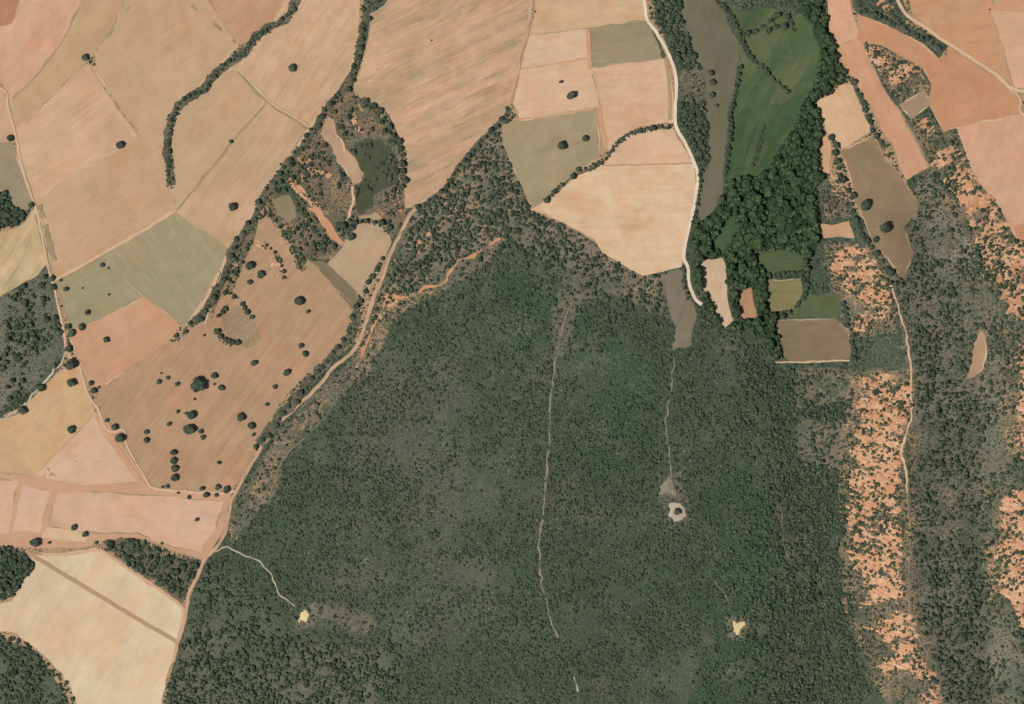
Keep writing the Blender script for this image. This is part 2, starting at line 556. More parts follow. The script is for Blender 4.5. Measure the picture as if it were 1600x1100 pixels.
SOIL += [([(770, 420), (860, 450), (960, 520), (1020, 600), (1010, 720), (920, 760), (890, 620), (800, 540)], (66, 88, 66)),
         ([(560, 560), (700, 540), (740, 640), (720, 820), (600, 830), (520, 760)], (92, 96, 82)),
         ([(480, 880), (760, 860), (800, 960), (640, 1040), (500, 980)], (90, 95, 80)),
         ([(1100, 760), (1330, 700), (1340, 1100), (1080, 1100)], (62, 84, 58))]
SOIL += [(ZN['right_slopes'], (132, 125, 108)), (ZN['dense_slope'], (78, 82, 66)), (ZN['upper_corner'], (134, 122, 104)),
         (ZN['west_scrub'], (118, 116, 100)), (ZN['southwest_wood'], (96, 100, 80)), (ZN['gully'], (134, 112, 90)),
         (ZN['river_wood'], (62, 72, 52)), (ZN['road_wood'], (96, 88, 70)), (ZN['road_wood_b'], (90, 86, 68)),
         ([(1058, 105), (1100, 105), (1105, 160), (1062, 165)], (140, 126, 106)),
         (ZN['field_copse'], (110, 102, 78)), (ZN['corner_grove'], (80, 84, 66)), (ZN['lower_corner'], (108, 106, 88))]


THIN = [[(548, 218), (600, 214), (624, 245), (624, 290), (590, 306), (584, 328), (556, 338), (566, 275)],
        [(484, 942), (500, 940), (522, 946), (545, 950), (572, 958), (590, 975), (572, 992), (548, 990), (520, 970), (490, 966)],
        [(1062, 112), (1098, 108), (1102, 156), (1066, 162)],
        [(566, 545), (604, 474), (620, 482), (590, 560), (522, 632), (452, 702), (402, 782), (364, 852), (356, 822), (382, 757), (442, 667), (512, 592)],
        [(560, 570), (600, 480), (640, 455), (700, 430), (760, 385), (790, 372), (760, 410), (700, 450), (640, 480), (600, 520), (575, 585)],
        [(352, 800), (420, 700), (440, 720), (432, 770), (400, 800), (370, 840)],
        [(870, 430), (930, 420), (960, 450), (900, 475), (880, 560), (862, 560), (868, 480)],
        [(1240, 575), (1330, 575), (1325, 625), (1245, 640)], [(1245, 655), (1320, 660), (1310, 740), (1250, 720)]]
BADZ = [[(1330, 575), (1430, 580), (1430, 960), (1320, 960), (1310, 740)], [(1285, 380), (1395, 380), (1400, 520), (1320, 530)],
        [(1325, 965), (1440, 950), (1480, 1100), (1420, 1100), (1360, 1060)], [(1540, 760), (1600, 740), (1600, 1030), (1540, 930)],
        [(1460, 285), (1490, 240), (1520, 255), (1600, 385), (1600, 540), (1540, 440)], [(1570, 520), (1600, 490), (1600, 740), (1572, 710)],
        [(1420, 180), (1500, 200), (1515, 260), (1440, 275)], [(1345, 64), (1460, 100), (1450, 165), (1405, 165)], [(1285, 250), (1330, 270), (1330, 340), (1285, 345)]]
SOIL += [([(462, 946), (490, 944), (492, 978), (460, 982)], (132, 122, 100)), ([(1134, 960), (1172, 962), (1170, 1000), (1140, 1000)], (128, 120, 98)), ([(1028, 738), (1064, 738), (1080, 800), (1066, 822), (1038, 818), (1026, 775)], (120, 114, 96))]
SOIL += [(z, (134, 116, 94)) for z in BADZ] + [(z, (118, 112, 94)) for z in THIN]
CLAY = [(ZN['right_slopes'], .35), (ZN['upper_corner'], .75), (ZN['gully'], .95), (ZN['west_scrub'], .15)] + [(z, 1.0) for z in BADZ] + [(z, .3) for z in THIN] + [(THIN[4], .9), (THIN[5], .6), (THIN[3], .8), (THIN[0], 0.0)]


# the ground sheet
def axis(lo, hi, step, far):
    core = np.arange(lo, hi + step, step)
    ext = []
    d = step
    v = core[-1]
    while v < far:
        d *= 1.5; v += d; ext.append(v)
    ext2 = []
    d = step; v = core[0]
    while v > -far:
        d *= 1.5; v -= d; ext2.append(v)
    return np.array(ext2[::-1] + list(core) + ext)


GX = axis(-60, W + 60, 3.2, 9000)
GY = axis(-60, H + 60, 3.2, 9000)
gx, gy = np.meshgrid(GX, GY)
gw = world_pts(gx.ravel(), gy.ravel(), 0.0)
nx, ny = len(GX), len(GY)
i = np.arange(nx - 1)[None, :] + np.arange(ny - 1)[:, None] * nx
quads = np.stack([i, i + nx, i + nx + 1, i + 1], -1).reshape(-1, 4)
gm = bpy.data.meshes.new('ground')
gm.from_pydata(gw.tolist(), [], quads.tolist())
gm.polygons.foreach_set('use_smooth', np.ones(len(gm.polygons), bool))
soil = np.tile(np.array(C(79, 90, 72)), (nx * ny, 1))
for poly, c in SOIL:
    poly = [push(p) for p in poly]
    wx = gx.ravel() + (fbm(gx.ravel() / 18, gy.ravel() / 18, 4, 3) - .5) * 26
    wy = gy.ravel() + (fbm(gx.ravel() / 18 + 40, gy.ravel() / 18, 8, 3) - .5) * 26
    soil[inside(wx, wy, poly)] = C(*c)
at = gm.color_attributes.new('soil', 'FLOAT_COLOR', 'POINT')
at.data.foreach_set('color', soil.ravel())
clay = np.zeros(nx * ny)
for poly, c in CLAY:
    clay[inside(gx.ravel(), gy.ravel(), [push(p) for p in poly])] = c
ca = gm.attributes.new('clay', 'FLOAT', 'POINT'); ca.data.foreach_set('value', clay.astype(np.float32))
ground = link('ground', gm, ground_material())
tag(ground, 'grey brown earth and low herbs under the scrub', kind='structure')

# ------------------------------------------------------------------ fields
MARGINS = [track_material('rim_pale', (214, 184, 148), (204, 172, 136), 21), track_material('rim_weeds', (164, 144, 112), (180, 154, 120), 22),
           track_material('rim_tan', (206, 172, 136), (196, 160, 126), 23), track_material('rim_grass', (150, 136, 106), (170, 150, 118), 24)]
UNDER = [
 ('grass_verge', 'dry tan grass margins between the western fields', [(0, 0), (572, 0), (562, 75), (545, 110), (520, 152), (480, 202), (442, 262), (402, 322), (360, 390), (325, 462), (335, 500), (345, 470), (368, 448), (390, 402), (470, 425), (482, 404), (556, 455), (590, 430), (612, 385), (603, 412), (560, 532), (520, 562), (460, 632), (410, 697), (362, 772), (352, 830), (318, 875), (291, 952), (245, 1100), (138, 1100), (60, 1018), (0, 980), (0, 944), (30, 918), (54, 880), (40, 862), (0, 848), (0, 680), (50, 622), (95, 575), (101, 545), (85, 446), (72, 415), (0, 488), (0, 372), (40, 345), (50, 325), (25, 300), (0, 298)]),
 ('grass_verge', 'dry tan grass margins around the pale fields of the white road', [(834, 0), (1002, 0), (1055, 110), (1056, 190), (1090, 270), (1068, 412), (1003, 431), (905, 362), (829, 328), (784, 200), (800, 150)]),
 ('grass_verge', 'dry orange margins between the upper right fields', [(1384, 0), (1600, 0), (1600, 395), (1560, 320), (1510, 245), (1495, 200), (1475, 206), (1450, 160), (1456, 130), (1440, 106), (1468, 92), (1482, 72), (1430, 40)]),
 ('grass_verge', 'dry margins between the strip fields beside the riverside wood', [(1290, 0), (1322, 0), (1345, 20), (1350, 70), (1385, 145), (1451, 262), (1416, 281), (1436, 320), (1412, 354), (1427, 396), (1408, 437), (1350, 345), (1284, 270), (1278, 156), (1312, 90)]),
]
for k, (nm, lb, poly) in enumerate(UNDER):
    drape(nm, poly, field_material('margin_%d' % k, (186, 152, 118), (178, 148, 114), (150, 136, 104), 30, .04, seed=60 + k), lb, dz=0.03 + 0.004 * k, block=False)
# (name, label, (c1, c2, c3), row angle in degrees, row strength, streak, outline)
FIELDS = [
 ('field', 'dark red ploughed corner in the upper left', ((172, 118, 90), (188, 136, 106), (164, 112, 86)), 55, .04, .3,
  [(0, 0), (48, 0), (20, 36), (0, 62)]),
 ('field', 'smooth pink strip beside the dark red upper left corner', ((214, 170, 138), (206, 158, 126), (220, 182, 150)), 50, .03, .3,
  [(48, 0), (150, 0), (97, 67), (42, 135), (12, 161), (4, 130), (0, 112), (0, 62), (20, 36)]),
 ('field', 'pink sliver left of the west track above the grey fallow corner', ((204, 164, 130), (198, 158, 124), (210, 172, 138)), 60, .03, .3,
  [(0, 112), (5, 138), (12, 163), (22, 205), (21, 222), (0, 220)]),
 ('field', 'darker tan strip running down to the tree at the track', ((194, 158, 122), (198, 164, 122), (196, 150, 118)), 48, .03, .4,
  [(150, 0), (208, 0), (180, 40), (148, 82), (134, 100), (100, 132), (30, 203), (22, 200), (12, 161), (42, 135), (97, 67)]),
 ('field', 'broad tan field west of the curving hedge', ((200, 166, 130), (194, 160, 124), (206, 164, 128)), 38, .03, .35,
  [(208, 0), (290, 0), (372, 70), (340, 110), (318, 128), (295, 155), (270, 178), (260, 225), (266, 290), (277, 327), (210, 365), (88, 437), (78, 405), (55, 312), (130, 262), (215, 218), (180, 160), (150, 105), (148, 82), (180, 40)]),
 ('field', 'brownish pink field above the curving hedge', ((192, 150, 118), (198, 158, 124), (182, 138, 106)), 38, .03, .4,
  [(290, 0), (470, 0), (440, 28), (405, 58), (372, 70)]),
 ('field', 'pinkish field between the west track and the diagonal balk', ((206, 170, 136), (214, 176, 142), (196, 154, 122)), 35, .06, .35,
  [(24, 203), (100, 132), (134, 100), (150, 105), (180, 160), (215, 218), (130, 262), (55, 312), (40, 270), (28, 230)]),
 ('field', 'tan field enclosed by the curving hedge', ((192, 162, 126), (198, 168, 130), (202, 158, 124)), 45, .03, .35,
  [(266, 292), (262, 225), (270, 180), (300, 150), (350, 112), (370, 113), (416, 160), (362, 222), (277, 329)]),
 ('field', 'streaked tan field with one round tree east of the hedge', ((204, 168, 132), (212, 174, 138), (184, 156, 120)), 56, .07, .55,
  [(345, 110), (370, 100), (410, 58), (475, 0), (566, 0), (560, 45), (567, 75), (550, 105), (522, 150), (480, 202), (418, 159), (372, 112)]),
 ('field', 'pinkish tan strip above the grey fallow square', ((208, 170, 136), (200, 164, 128), (180, 154, 118)), 52, .06, .5,
  [(416, 160), (480, 200), (442, 262), (402, 322), (358, 390), (275, 331), (362, 222)]),
 ('field', 'grey green fallow square beside the hedge', ((166, 152, 120), (170, 154, 122), (156, 146, 112)), -55, .05, .3,
  [(275, 331), (358, 388), (350, 412), (322, 460), (288, 512), (225, 464), (180, 425), (160, 400)]),
 ('field', 'small grey fallow field with low shrubs by the west track', ((162, 150, 116), (166, 152, 120), (150, 142, 108)), 30, .05, .3,
  [(82, 440), (160, 400), (180, 425), (225, 464), (150, 502), (112, 516), (103, 490), (92, 460)]),
 ('field', 'orange red ploughed field with one tree', ((200, 152, 117), (206, 162, 128), (192, 142, 108)), 30, .02, .4,
  [(223, 464), (288, 512), (264, 533), (158, 607), (140, 600), (120, 560), (110, 530), (112, 516), (150, 502)]),
 ('field', 'large brown ploughed field dotted with oaks', ((176, 144, 112), (184, 148, 116), (196, 152, 120)), 52, .07, .45,
  [(150, 610), (158, 605), (264, 532), (300, 506), (330, 500), (342, 470), (366, 450), (385, 400), (398, 370), (404, 345), (415, 337), (430, 347), (455, 380), (467, 418), (478, 428), (482, 404), (520, 446), (558, 480), (553, 492), (543, 505), (546, 520), (536, 536), (520, 548), (472, 590), (440, 625), (405, 682), (395, 715), (372, 755), (355, 768), (300, 766), (262, 764), (238, 760), (218, 735), (198, 700), (185, 670), (165, 650)]),
 ('grass_field', 'grassy grey green wedge between two tan fields', ((128, 118, 92), (120, 112, 84), (140, 124, 96)), -45, .06, .4,
  [(482, 404), (510, 410), (556, 455), (563, 472), (556, 490), (540, 470), (520, 446)]),
 ('field', 'greyish tan field beside the red diagonal track', ((186, 158, 126), (178, 152, 120), (194, 162, 130)), 60, .05, .4,
  [(511, 412), (535, 386), (545, 362), (562, 338), (590, 332), (600, 345), (612, 378), (603, 402), (590, 430), (575, 460), (562, 478), (555, 455), (530, 430)]),
 ('field', 'narrow bare finger of soil inside the gully', ((192, 156, 126), (184, 150, 120), (204, 160, 130)), -60, .04, .4,
  [(510, 185), (521, 187), (524, 210), (537, 224), (552, 245), (567, 272), (562, 284), (551, 290), (545, 276), (527, 250), (516, 225), (498, 208)]),
 ('field', 'vast tan field with olive streaks left of the red track', ((208, 168, 136), (200, 162, 128), (158, 142, 106)), 26, .09, .9,
  [(578, 22), (600, 8), (640, 0), (834, 0), (825, 40), (814, 95), (800, 148), (785, 178), (745, 220), (715, 260), (708, 278), (690, 302), (650, 324), (633, 325), (630, 290), (634, 235), (622, 210), (607, 178), (582, 160), (556, 150), (551, 135), (562, 105), (575, 60)]),
 ('grass_field', 'dark green grass hollow under the vast tan field', ((80, 86, 64), (88, 92, 70), (72, 80, 58)), 60, .05, .4,
  [(552, 222), (575, 216), (598, 220), (616, 238), (622, 262), (620, 286), (600, 296), (586, 306), (582, 324), (562, 336), (554, 325), (560, 295), (568, 275), (556, 250)]),
 ('field', 'finely lined tan field at the top of the white road', ((206, 172, 134), (200, 166, 126), (212, 178, 142)), 4, .05, .4,
  [(838, 0), (1001, 0), (1010, 32), (918, 45), (827, 56), (834, 30)]),
 ('field', 'pale pink field left of the grey fallow rectangle', ((216, 182, 150), (210, 176, 144), (220, 188, 156)), 8, .04, .3,
  [(827, 56), (918, 45), (919, 90), (813, 108), (820, 80)]),
 ('fallow_field', 'grey brown fallow rectangle beside the white road', ((158, 142, 112), (152, 138, 108), (164, 146, 118)), 3, .05, .3,
  [(918, 45), (1010, 32), (1022, 55), (1037, 92), (990, 96), (925, 106), (921, 90)]),
 ('field', 'pale field with a lens shaped tree and a tiny shrub', ((216, 180, 148), (210, 172, 134), (222, 190, 158)), 6, .03, .5,
  [(813, 108), (921, 91), (932, 120), (940, 170), (928, 168), (870, 178), (812, 188), (802, 160)]),
 ('field', 'smooth pink field inside the bend of the white road', ((216, 178, 144), (208, 168, 134), (222, 186, 154)), 3, .04, .4,
  [(921, 106), (990, 96), (1037, 92), (1047, 112), (1053, 150), (1052, 192), (1000, 199), (975, 212), (950, 236), (940, 190), (932, 140)]),
 ('fallow_field', 'olive fallow field with two round trees', ((174, 154, 122), (166, 148, 116), (152, 140, 108)), 30, .03, .5,
  [(784, 198), (812, 188), (870, 178), (929, 170), (938, 215), (938, 245), (900, 270), (852, 315), (833, 325), (820, 300), (800, 260), (786, 225)]),
 ('field', 'pale pink upper part of the large field in the road bend', ((218, 180, 146), (212, 172, 138), (222, 190, 158)), 3, .03, .4,
  [(948, 240), (975, 214), (1010, 203), (1050, 200), (1064, 222), (1084, 256), (945, 260), (930, 262)]),
 ('field', 'large pale orange field above the scrub edge', ((222, 190, 152), (212, 172, 130), (226, 200, 168)), 1, .05, .6,
  [(930, 260), (945, 259), (1084, 255), (1088, 290), (1080, 350), (1069, 400), (1064, 417), (1030, 426), (1003, 431), (970, 412), (940, 395), (930, 375), (905, 362), (850, 335), (829, 328), (860, 310), (905, 270)]),
 ('grass_field', 'grey brown grass strip with four round shrubs', ((116, 110, 88), (122, 114, 92), (104, 106, 82)), 80, .05, .3,
  [(1064, 0), (1122, 0), (1138, 40), (1156, 72), (1152, 110), (1146, 150), (1139, 175), (1137, 215), (1130, 270), (1130, 300), (1112, 332), (1094, 346), (1088, 325), (1093, 285), (1110, 250), (1107, 200), (1100, 120), (1092, 95), (1082, 68), (1068, 30)]),
 ('grass_field', 'dark green meadow beside the riverside wood', ((68, 90, 58), (84, 102, 66), (114, 116, 82)), 60, .05, .5,
  [(1140, 10), (1170, 18), (1205, 12), (1250, 22), (1266, 38), (1282, 75), (1276, 105), (1272, 130), (1265, 146), (1250, 166), (1244, 190), (1230, 214), (1215, 233), (1204, 255), (1190, 272), (1150, 276), (1136, 284), (1140, 215), (1146, 160), (1154, 110), (1157, 75)]),
 ('grass_field', 'bright green clearing in the riverside wood near the white road', ((72, 94, 60), (80, 100, 66), (64, 84, 54)), 40, .04, .3,
  [(1116, 378), (1130, 350), (1144, 330), (1150, 350), (1142, 378), (1128, 397)]),
 ('grass_field', 'small dark green pasture above the olive square', ((76, 94, 60), (88, 100, 68), (68, 84, 54)), 0, .04, .3,
  [(1178, 396), (1225, 390), (1256, 402), (1251, 424), (1200, 428), (1188, 415)]),
 ('field', 'olive mown square among hedges', ((132, 126, 88), (126, 120, 82), (140, 130, 96)), 2, .06, .3,
  [(1197, 438), (1252, 435), (1255, 458), (1240, 484), (1202, 487)]),
 ('grass_field', 'green grassy strip above the brown ploughed rectangle', ((96, 104, 72), (88, 98, 66), (108, 108, 80)), 10, .04, .3,
  [(1238, 488), (1258, 464), (1312, 458), (1316, 492), (1240, 497)]),
 ('field', 'brown ploughed rectangle with pale south edge', ((138, 118, 94), (128, 110, 86), (148, 126, 100)), 1, .06, .4,
  [(1212, 500), (1305, 497), (1320, 512), (1330, 540), (1328, 562), (1234, 567), (1222, 548)]),
 ('field', 'long pale pocket field between two hedges', ((214, 184, 150), (206, 172, 138), (220, 190, 158)), 80, .05, .4,
  [(1095, 407), (1130, 403), (1135, 420), (1137, 464), (1143, 495), (1147, 500), (1133, 512), (1125, 500), (1112, 470), (1098, 450)]),
 ('field', 'tiny orange brown pocket field among dark trees', ((190, 146, 112), (184, 140, 106), (196, 152, 118)), 10, .04, .3,
  [(1155, 453), (1174, 448), (1177, 468), (1184, 495), (1160, 499), (1156, 475)]),
 ('grass_field', 'grey brown grass tongue below the large orange field', ((132, 122, 102), (122, 116, 96), (140, 128, 106)), 70, .05, .3,
  [(1032, 430), (1064, 419), (1069, 440), (1077, 462), (1088, 490), (1078, 540), (1050, 548), (1056, 512), (1044, 480), (1038, 452)]),
 ('field', 'small tan clearing beside the riverside wood', ((196, 156, 118), (188, 148, 112), (204, 166, 128)), 10, .03, .3,
  [(1280, 349), (1300, 352), (1326, 345), (1335, 373), (1310, 370), (1288, 372)]),
 ('field', 'pink strip field between wood and hedge at the top', ((212, 164, 130), (206, 156, 122), (218, 174, 142)), 60, .02, .3,
  [(1290, 0), (1320, 0), (1332, 22), (1342, 48), (1340, 60), (1306, 71), (1296, 48)]),
 ('field', 'long pink orange strip running down beside the eroded patch', ((206, 156, 122), (200, 148, 114), (212, 166, 132)), -64, .03, .4,
  [(1306, 71), (1340, 60), (1350, 72), (1364, 105), (1385, 145), (1402, 166), (1415, 192), (1440, 237), (1451, 262), (1416, 281), (1404, 262), (1391, 222), (1376, 203), (1362, 172), (1347, 142), (1330, 124), (1312, 92)]),
 ('field', 'orange brown field between the hedge and the pale track', ((200, 148, 112), (194, 140, 104), (206, 158, 120)), 15, .03, .4,
  [(1340, 22), (1362, 30), (1398, 45), (1442, 68), (1468, 92), (1480, 88), (1482, 72), (1530, 105), (1572, 130), (1588, 150), (1597, 178), (1495, 200), (1474, 206), (1450, 160), (1456, 132), (1440, 106), (1412, 90), (1375, 70), (1350, 68), (1340, 58), (1343, 48)]),
 ('field', 'orange brown field at the upper edge beyond the pale track', ((202, 148, 108), (196, 150, 112), (200, 160, 122)), 12, .04, .5,
  [(1402, 0), (1560, 0), (1548, 16), (1566, 70), (1584, 136), (1532, 102), (1480, 66), (1430, 28)]),
 ('field', 'pale pink corner field beyond the pale track', ((216, 172, 140), (210, 164, 130), (220, 180, 148)), 10, .03, .3,
  [(1548, 16), (1600, 22), (1600, 146), (1585, 136), (1566, 72)]),
 ('field', 'reddish strip along the top right edge', ((206, 156, 118), (200, 148, 110), (212, 166, 128)), 10, .03, .3,
  [(1560, 0), (1600, 0), (1600, 22), (1548, 16)]),
 ('field', 'smooth pink field along the right edge above the eroded slope', ((212, 166, 136), (206, 158, 126), (216, 174, 144)), 80, .03, .3,
  [(1495, 200), (1597, 178), (1600, 186), (1600, 392), (1586, 370), (1560, 320), (1526, 282), (1510, 245)]),
 ('field', 'orange sliver at the right edge below the pink field', ((206, 152, 116), (200, 146, 110), (210, 160, 124)), 80, .03, .3,
  [(1583, 352), (1600, 340), (1600, 392), (1588, 372)]),
 ('fallow_field', 'grey brown fallow tongue with three round trees', ((148, 126, 98), (142, 122, 94), (164, 134, 104)), -65, .03, .4,
  [(1313, 236), (1364, 212), (1372, 232), (1386, 252), (1405, 272), (1415, 290), (1436, 320), (1430, 336), (1412, 354), (1418, 375), (1427, 396), (1420, 416), (1408, 437), (1385, 405), (1362, 380), (1350, 345), (1335, 312), (1328, 275)]),
 ('field', 'pale peach field with a curved hedge on its right side', ((216, 178, 140), (210, 170, 132), (200, 172, 138)), -60, .03, .4,
  [(1276, 160), (1282, 154), (1300, 148), (1316, 132), (1330, 132), (1344, 150), (1358, 180), (1363, 197), (1360, 206), (1326, 228), (1316, 232), (1290, 205)]),
 ('field', 'small brown rectangle below the eroded patch', ((170, 140, 112), (160, 134, 106), (178, 146, 116)), 35, .04, .3,
  [(1404, 164), (1444, 140), (1456, 162), (1424, 187)]),
 ('field', 'small peach corner below the peach field', ((208, 162, 124), (200, 154, 116), (214, 172, 134)), 40, .03, .3,
  [(1284, 208), (1296, 215), (1300, 235), (1296, 270), (1284, 273), (1282, 240)]),
 ('field', 'yellowish sand field with two round trees by the west track', ((208, 172, 128), (204, 166, 124), (196, 168, 118)), 48, .02, .6,
  [(112, 566), (124, 568), (137, 612), (150, 650), (55, 742), (0, 736), (0, 676), (28, 648), (52, 620), (92, 582)]),
 ('field', 'reddish tan strips framing the pale pink panels', ((204, 160, 128), (200, 156, 124), (208, 168, 134)), 10, .02, .3,
  [(150, 645), (165, 652), (188, 690), (220, 738), (240, 764), (362, 772), (350, 830), (328, 862), (316, 873), (272, 862), (232, 846), (200, 840), (150, 852), (100, 858), (0, 850), (0, 735), (55, 742)]),
 ('field', 'pale pink triangle beside the west track', ((214, 176, 146), (218, 180, 150), (208, 168, 138)), 40, .02, .3,
  [(148, 650), (162, 680), (214, 752), (170, 756), (130, 757), (85, 750), (56, 742)]),
 ('field', 'pale pink panel cut by the left edge of the photo', ((216, 176, 148), (212, 172, 142), (220, 182, 154)), 80, .02, .3,
  [(0, 742), (28, 751), (13, 834), (0, 836)]),
 ('field', 'small pale pink four sided panel between two darker strips', ((214, 176, 148), (218, 180, 150), (208, 168, 138)), 80, .02, .3,
  [(35, 757), (79, 768), (62, 832), (19, 832)]),
 ('field', 'long pale pink panel along the red track bend', ((216, 176, 148), (210, 170, 140), (212, 172, 138)), 4, .02, .3,
  [(90, 770), (160, 768), (235, 773), (350, 784), (337, 826), (312, 862), (270, 856), (215, 834), (150, 834), (72, 822)]),
 ('field', 'cream sliver below the long pink panel', ((216, 184, 146), (212, 176, 138), (220, 188, 152)), 0, .02, .3,
  [(72, 824), (112, 826), (138, 838), (132, 846), (96, 846), (66, 838)]),
 ('field', 'big cream field in the lower left corner', ((226, 204, 168), (218, 190, 154), (196, 176, 152)), 60, .03, .55,
  [(40, 862), (66, 868), (100, 862), (150, 856), (168, 868), (200, 890), (250, 922), (284, 948), (291, 952), (284, 990), (276, 1006), (272, 1030), (262, 1052), (245, 1100), (138, 1100), (105, 1064), (75, 1034), (55, 1014), (25, 990), (0, 978), (0, 946), (18, 940), (32, 918), (36, 906), (52, 892), (55, 878)]),
 ('fallow_field', 'grey fallow corner above the west grove', ((158, 142, 114), (152, 138, 110), (164, 146, 118)), -60, .04, .3,
  [(0, 220), (20, 222), (33, 260), (46, 298), (52, 320), (40, 330), (28, 326), (20, 318), (14, 298), (0, 298)]),
 ('field', 'yellow stubble field with green streaks at the left edge', ((208, 182, 140), (202, 172, 130), (148, 140, 98)), 55, .07, .75,
  [(0, 370), (22, 358), (38, 345), (54, 326), (60, 350), (73, 412), (60, 430), (0, 490)]),
 ('field', 'pale bare clearing on the right hand scrub slope', ((184, 152, 122), (176, 146, 116), (192, 160, 130)), 80, .04, .3,
  [(1532, 516), (1538, 520), (1543, 552), (1536, 578), (1522, 590), (1512, 592), (1518, 568), (1523, 535)]),
 ('grass_field', 'grey grass patch in the stubble hollow among hedge clumps', ((164, 138, 108), (156, 134, 104), (172, 144, 112)), 40, .05, .4,
  [(345, 490), (372, 478), (395, 498), (408, 530), (388, 545), (352, 522)]),
 ('grass_field', 'small green verge between fallow rectangle and white road', ((86, 92, 66), (80, 86, 60), (94, 96, 72)), 70, .04, .3,
  [(1011, 34), (1016, 40), (1030, 62), (1041, 90), (1034, 91), (1022, 60)]),
 ('grass_field', 'greyish hollow field beside the hedge above the brown field', ((150, 134, 104), (160, 138, 108), (142, 128, 98)), 60, .04, .3,
  [(424, 312), (450, 303), (458, 316), (462, 340), (452, 346), (434, 335)]),
 ('field', 'reddish finger of soil inside the gully below the grey hollow', ((200, 152, 116), (194, 146, 112), (206, 160, 124)), -55, .03, .3,
  [(481, 324), (493, 324), (506, 333), (518, 352), (526, 364), (538, 380), (534, 384), (518, 374), (506, 354), (496, 338)]),
]
for k, (nm, lb, cs, ang, row, stk, poly) in enumerate(FIELDS):
    mt = field_material('soil_%d' % k, *cs, angle=ang, row=row, streak=stk, seed=k * 1.37 + 0.3,
                        blot=0.011 + 0.004 * (k % 3), tuft=0.08 if 'grass' in nm or 'fallow' in nm else 0.0,
                        mottle=.5 if 'vast' in lb else .65 if 'green meadow' in lb or 'olive fallow' in lb else .45 if 'streaked' in lb or 'stubble' in lb or 'fallow square' in lb or 'grass strip' in lb else .22)
    drape(nm, poly, mt, lb, rough=2.4 if nm == 'grass_field' or 'gully' in lb else 0.8,
          block='grass hollow' not in lb, margin=None if nm == 'grass_field' else MARGINS[k % 4])

# ------------------------------------------------------------------ balks, headlands and grassy edges on the fields
M_BALK = track_material('balk_soil', (212, 172, 138), (204, 164, 130), 1)
M_BALKG = track_material('grassy_balk', (150, 136, 104), (172, 150, 116), 2)
M_HEAD = track_material('headland_soil', (182, 150, 118), (176, 146, 114), 3)
M_PINKH = track_material('pink_headland', (206, 158, 124), (200, 152, 118), 4)
M_RED = track_material('red_track_soil', (204, 166, 134), (194, 154, 122), 5)
M_WHITE = track_material('white_road_gravel', (232, 214, 190), (222, 200, 172), 6)
M_PALE = track_material('pale_track_soil', (216, 182, 148), (208, 172, 136), 7)
M_PATH = track_material('grey_path_soil', (130, 122, 102), (154, 142, 118), 8)
M_ORANGE = track_material('orange_clay', (208, 154, 110), (194, 142, 104), 9)
M_LIGHTP = track_material('pale_path_soil', (178, 162, 136), (198, 184, 158), 10)

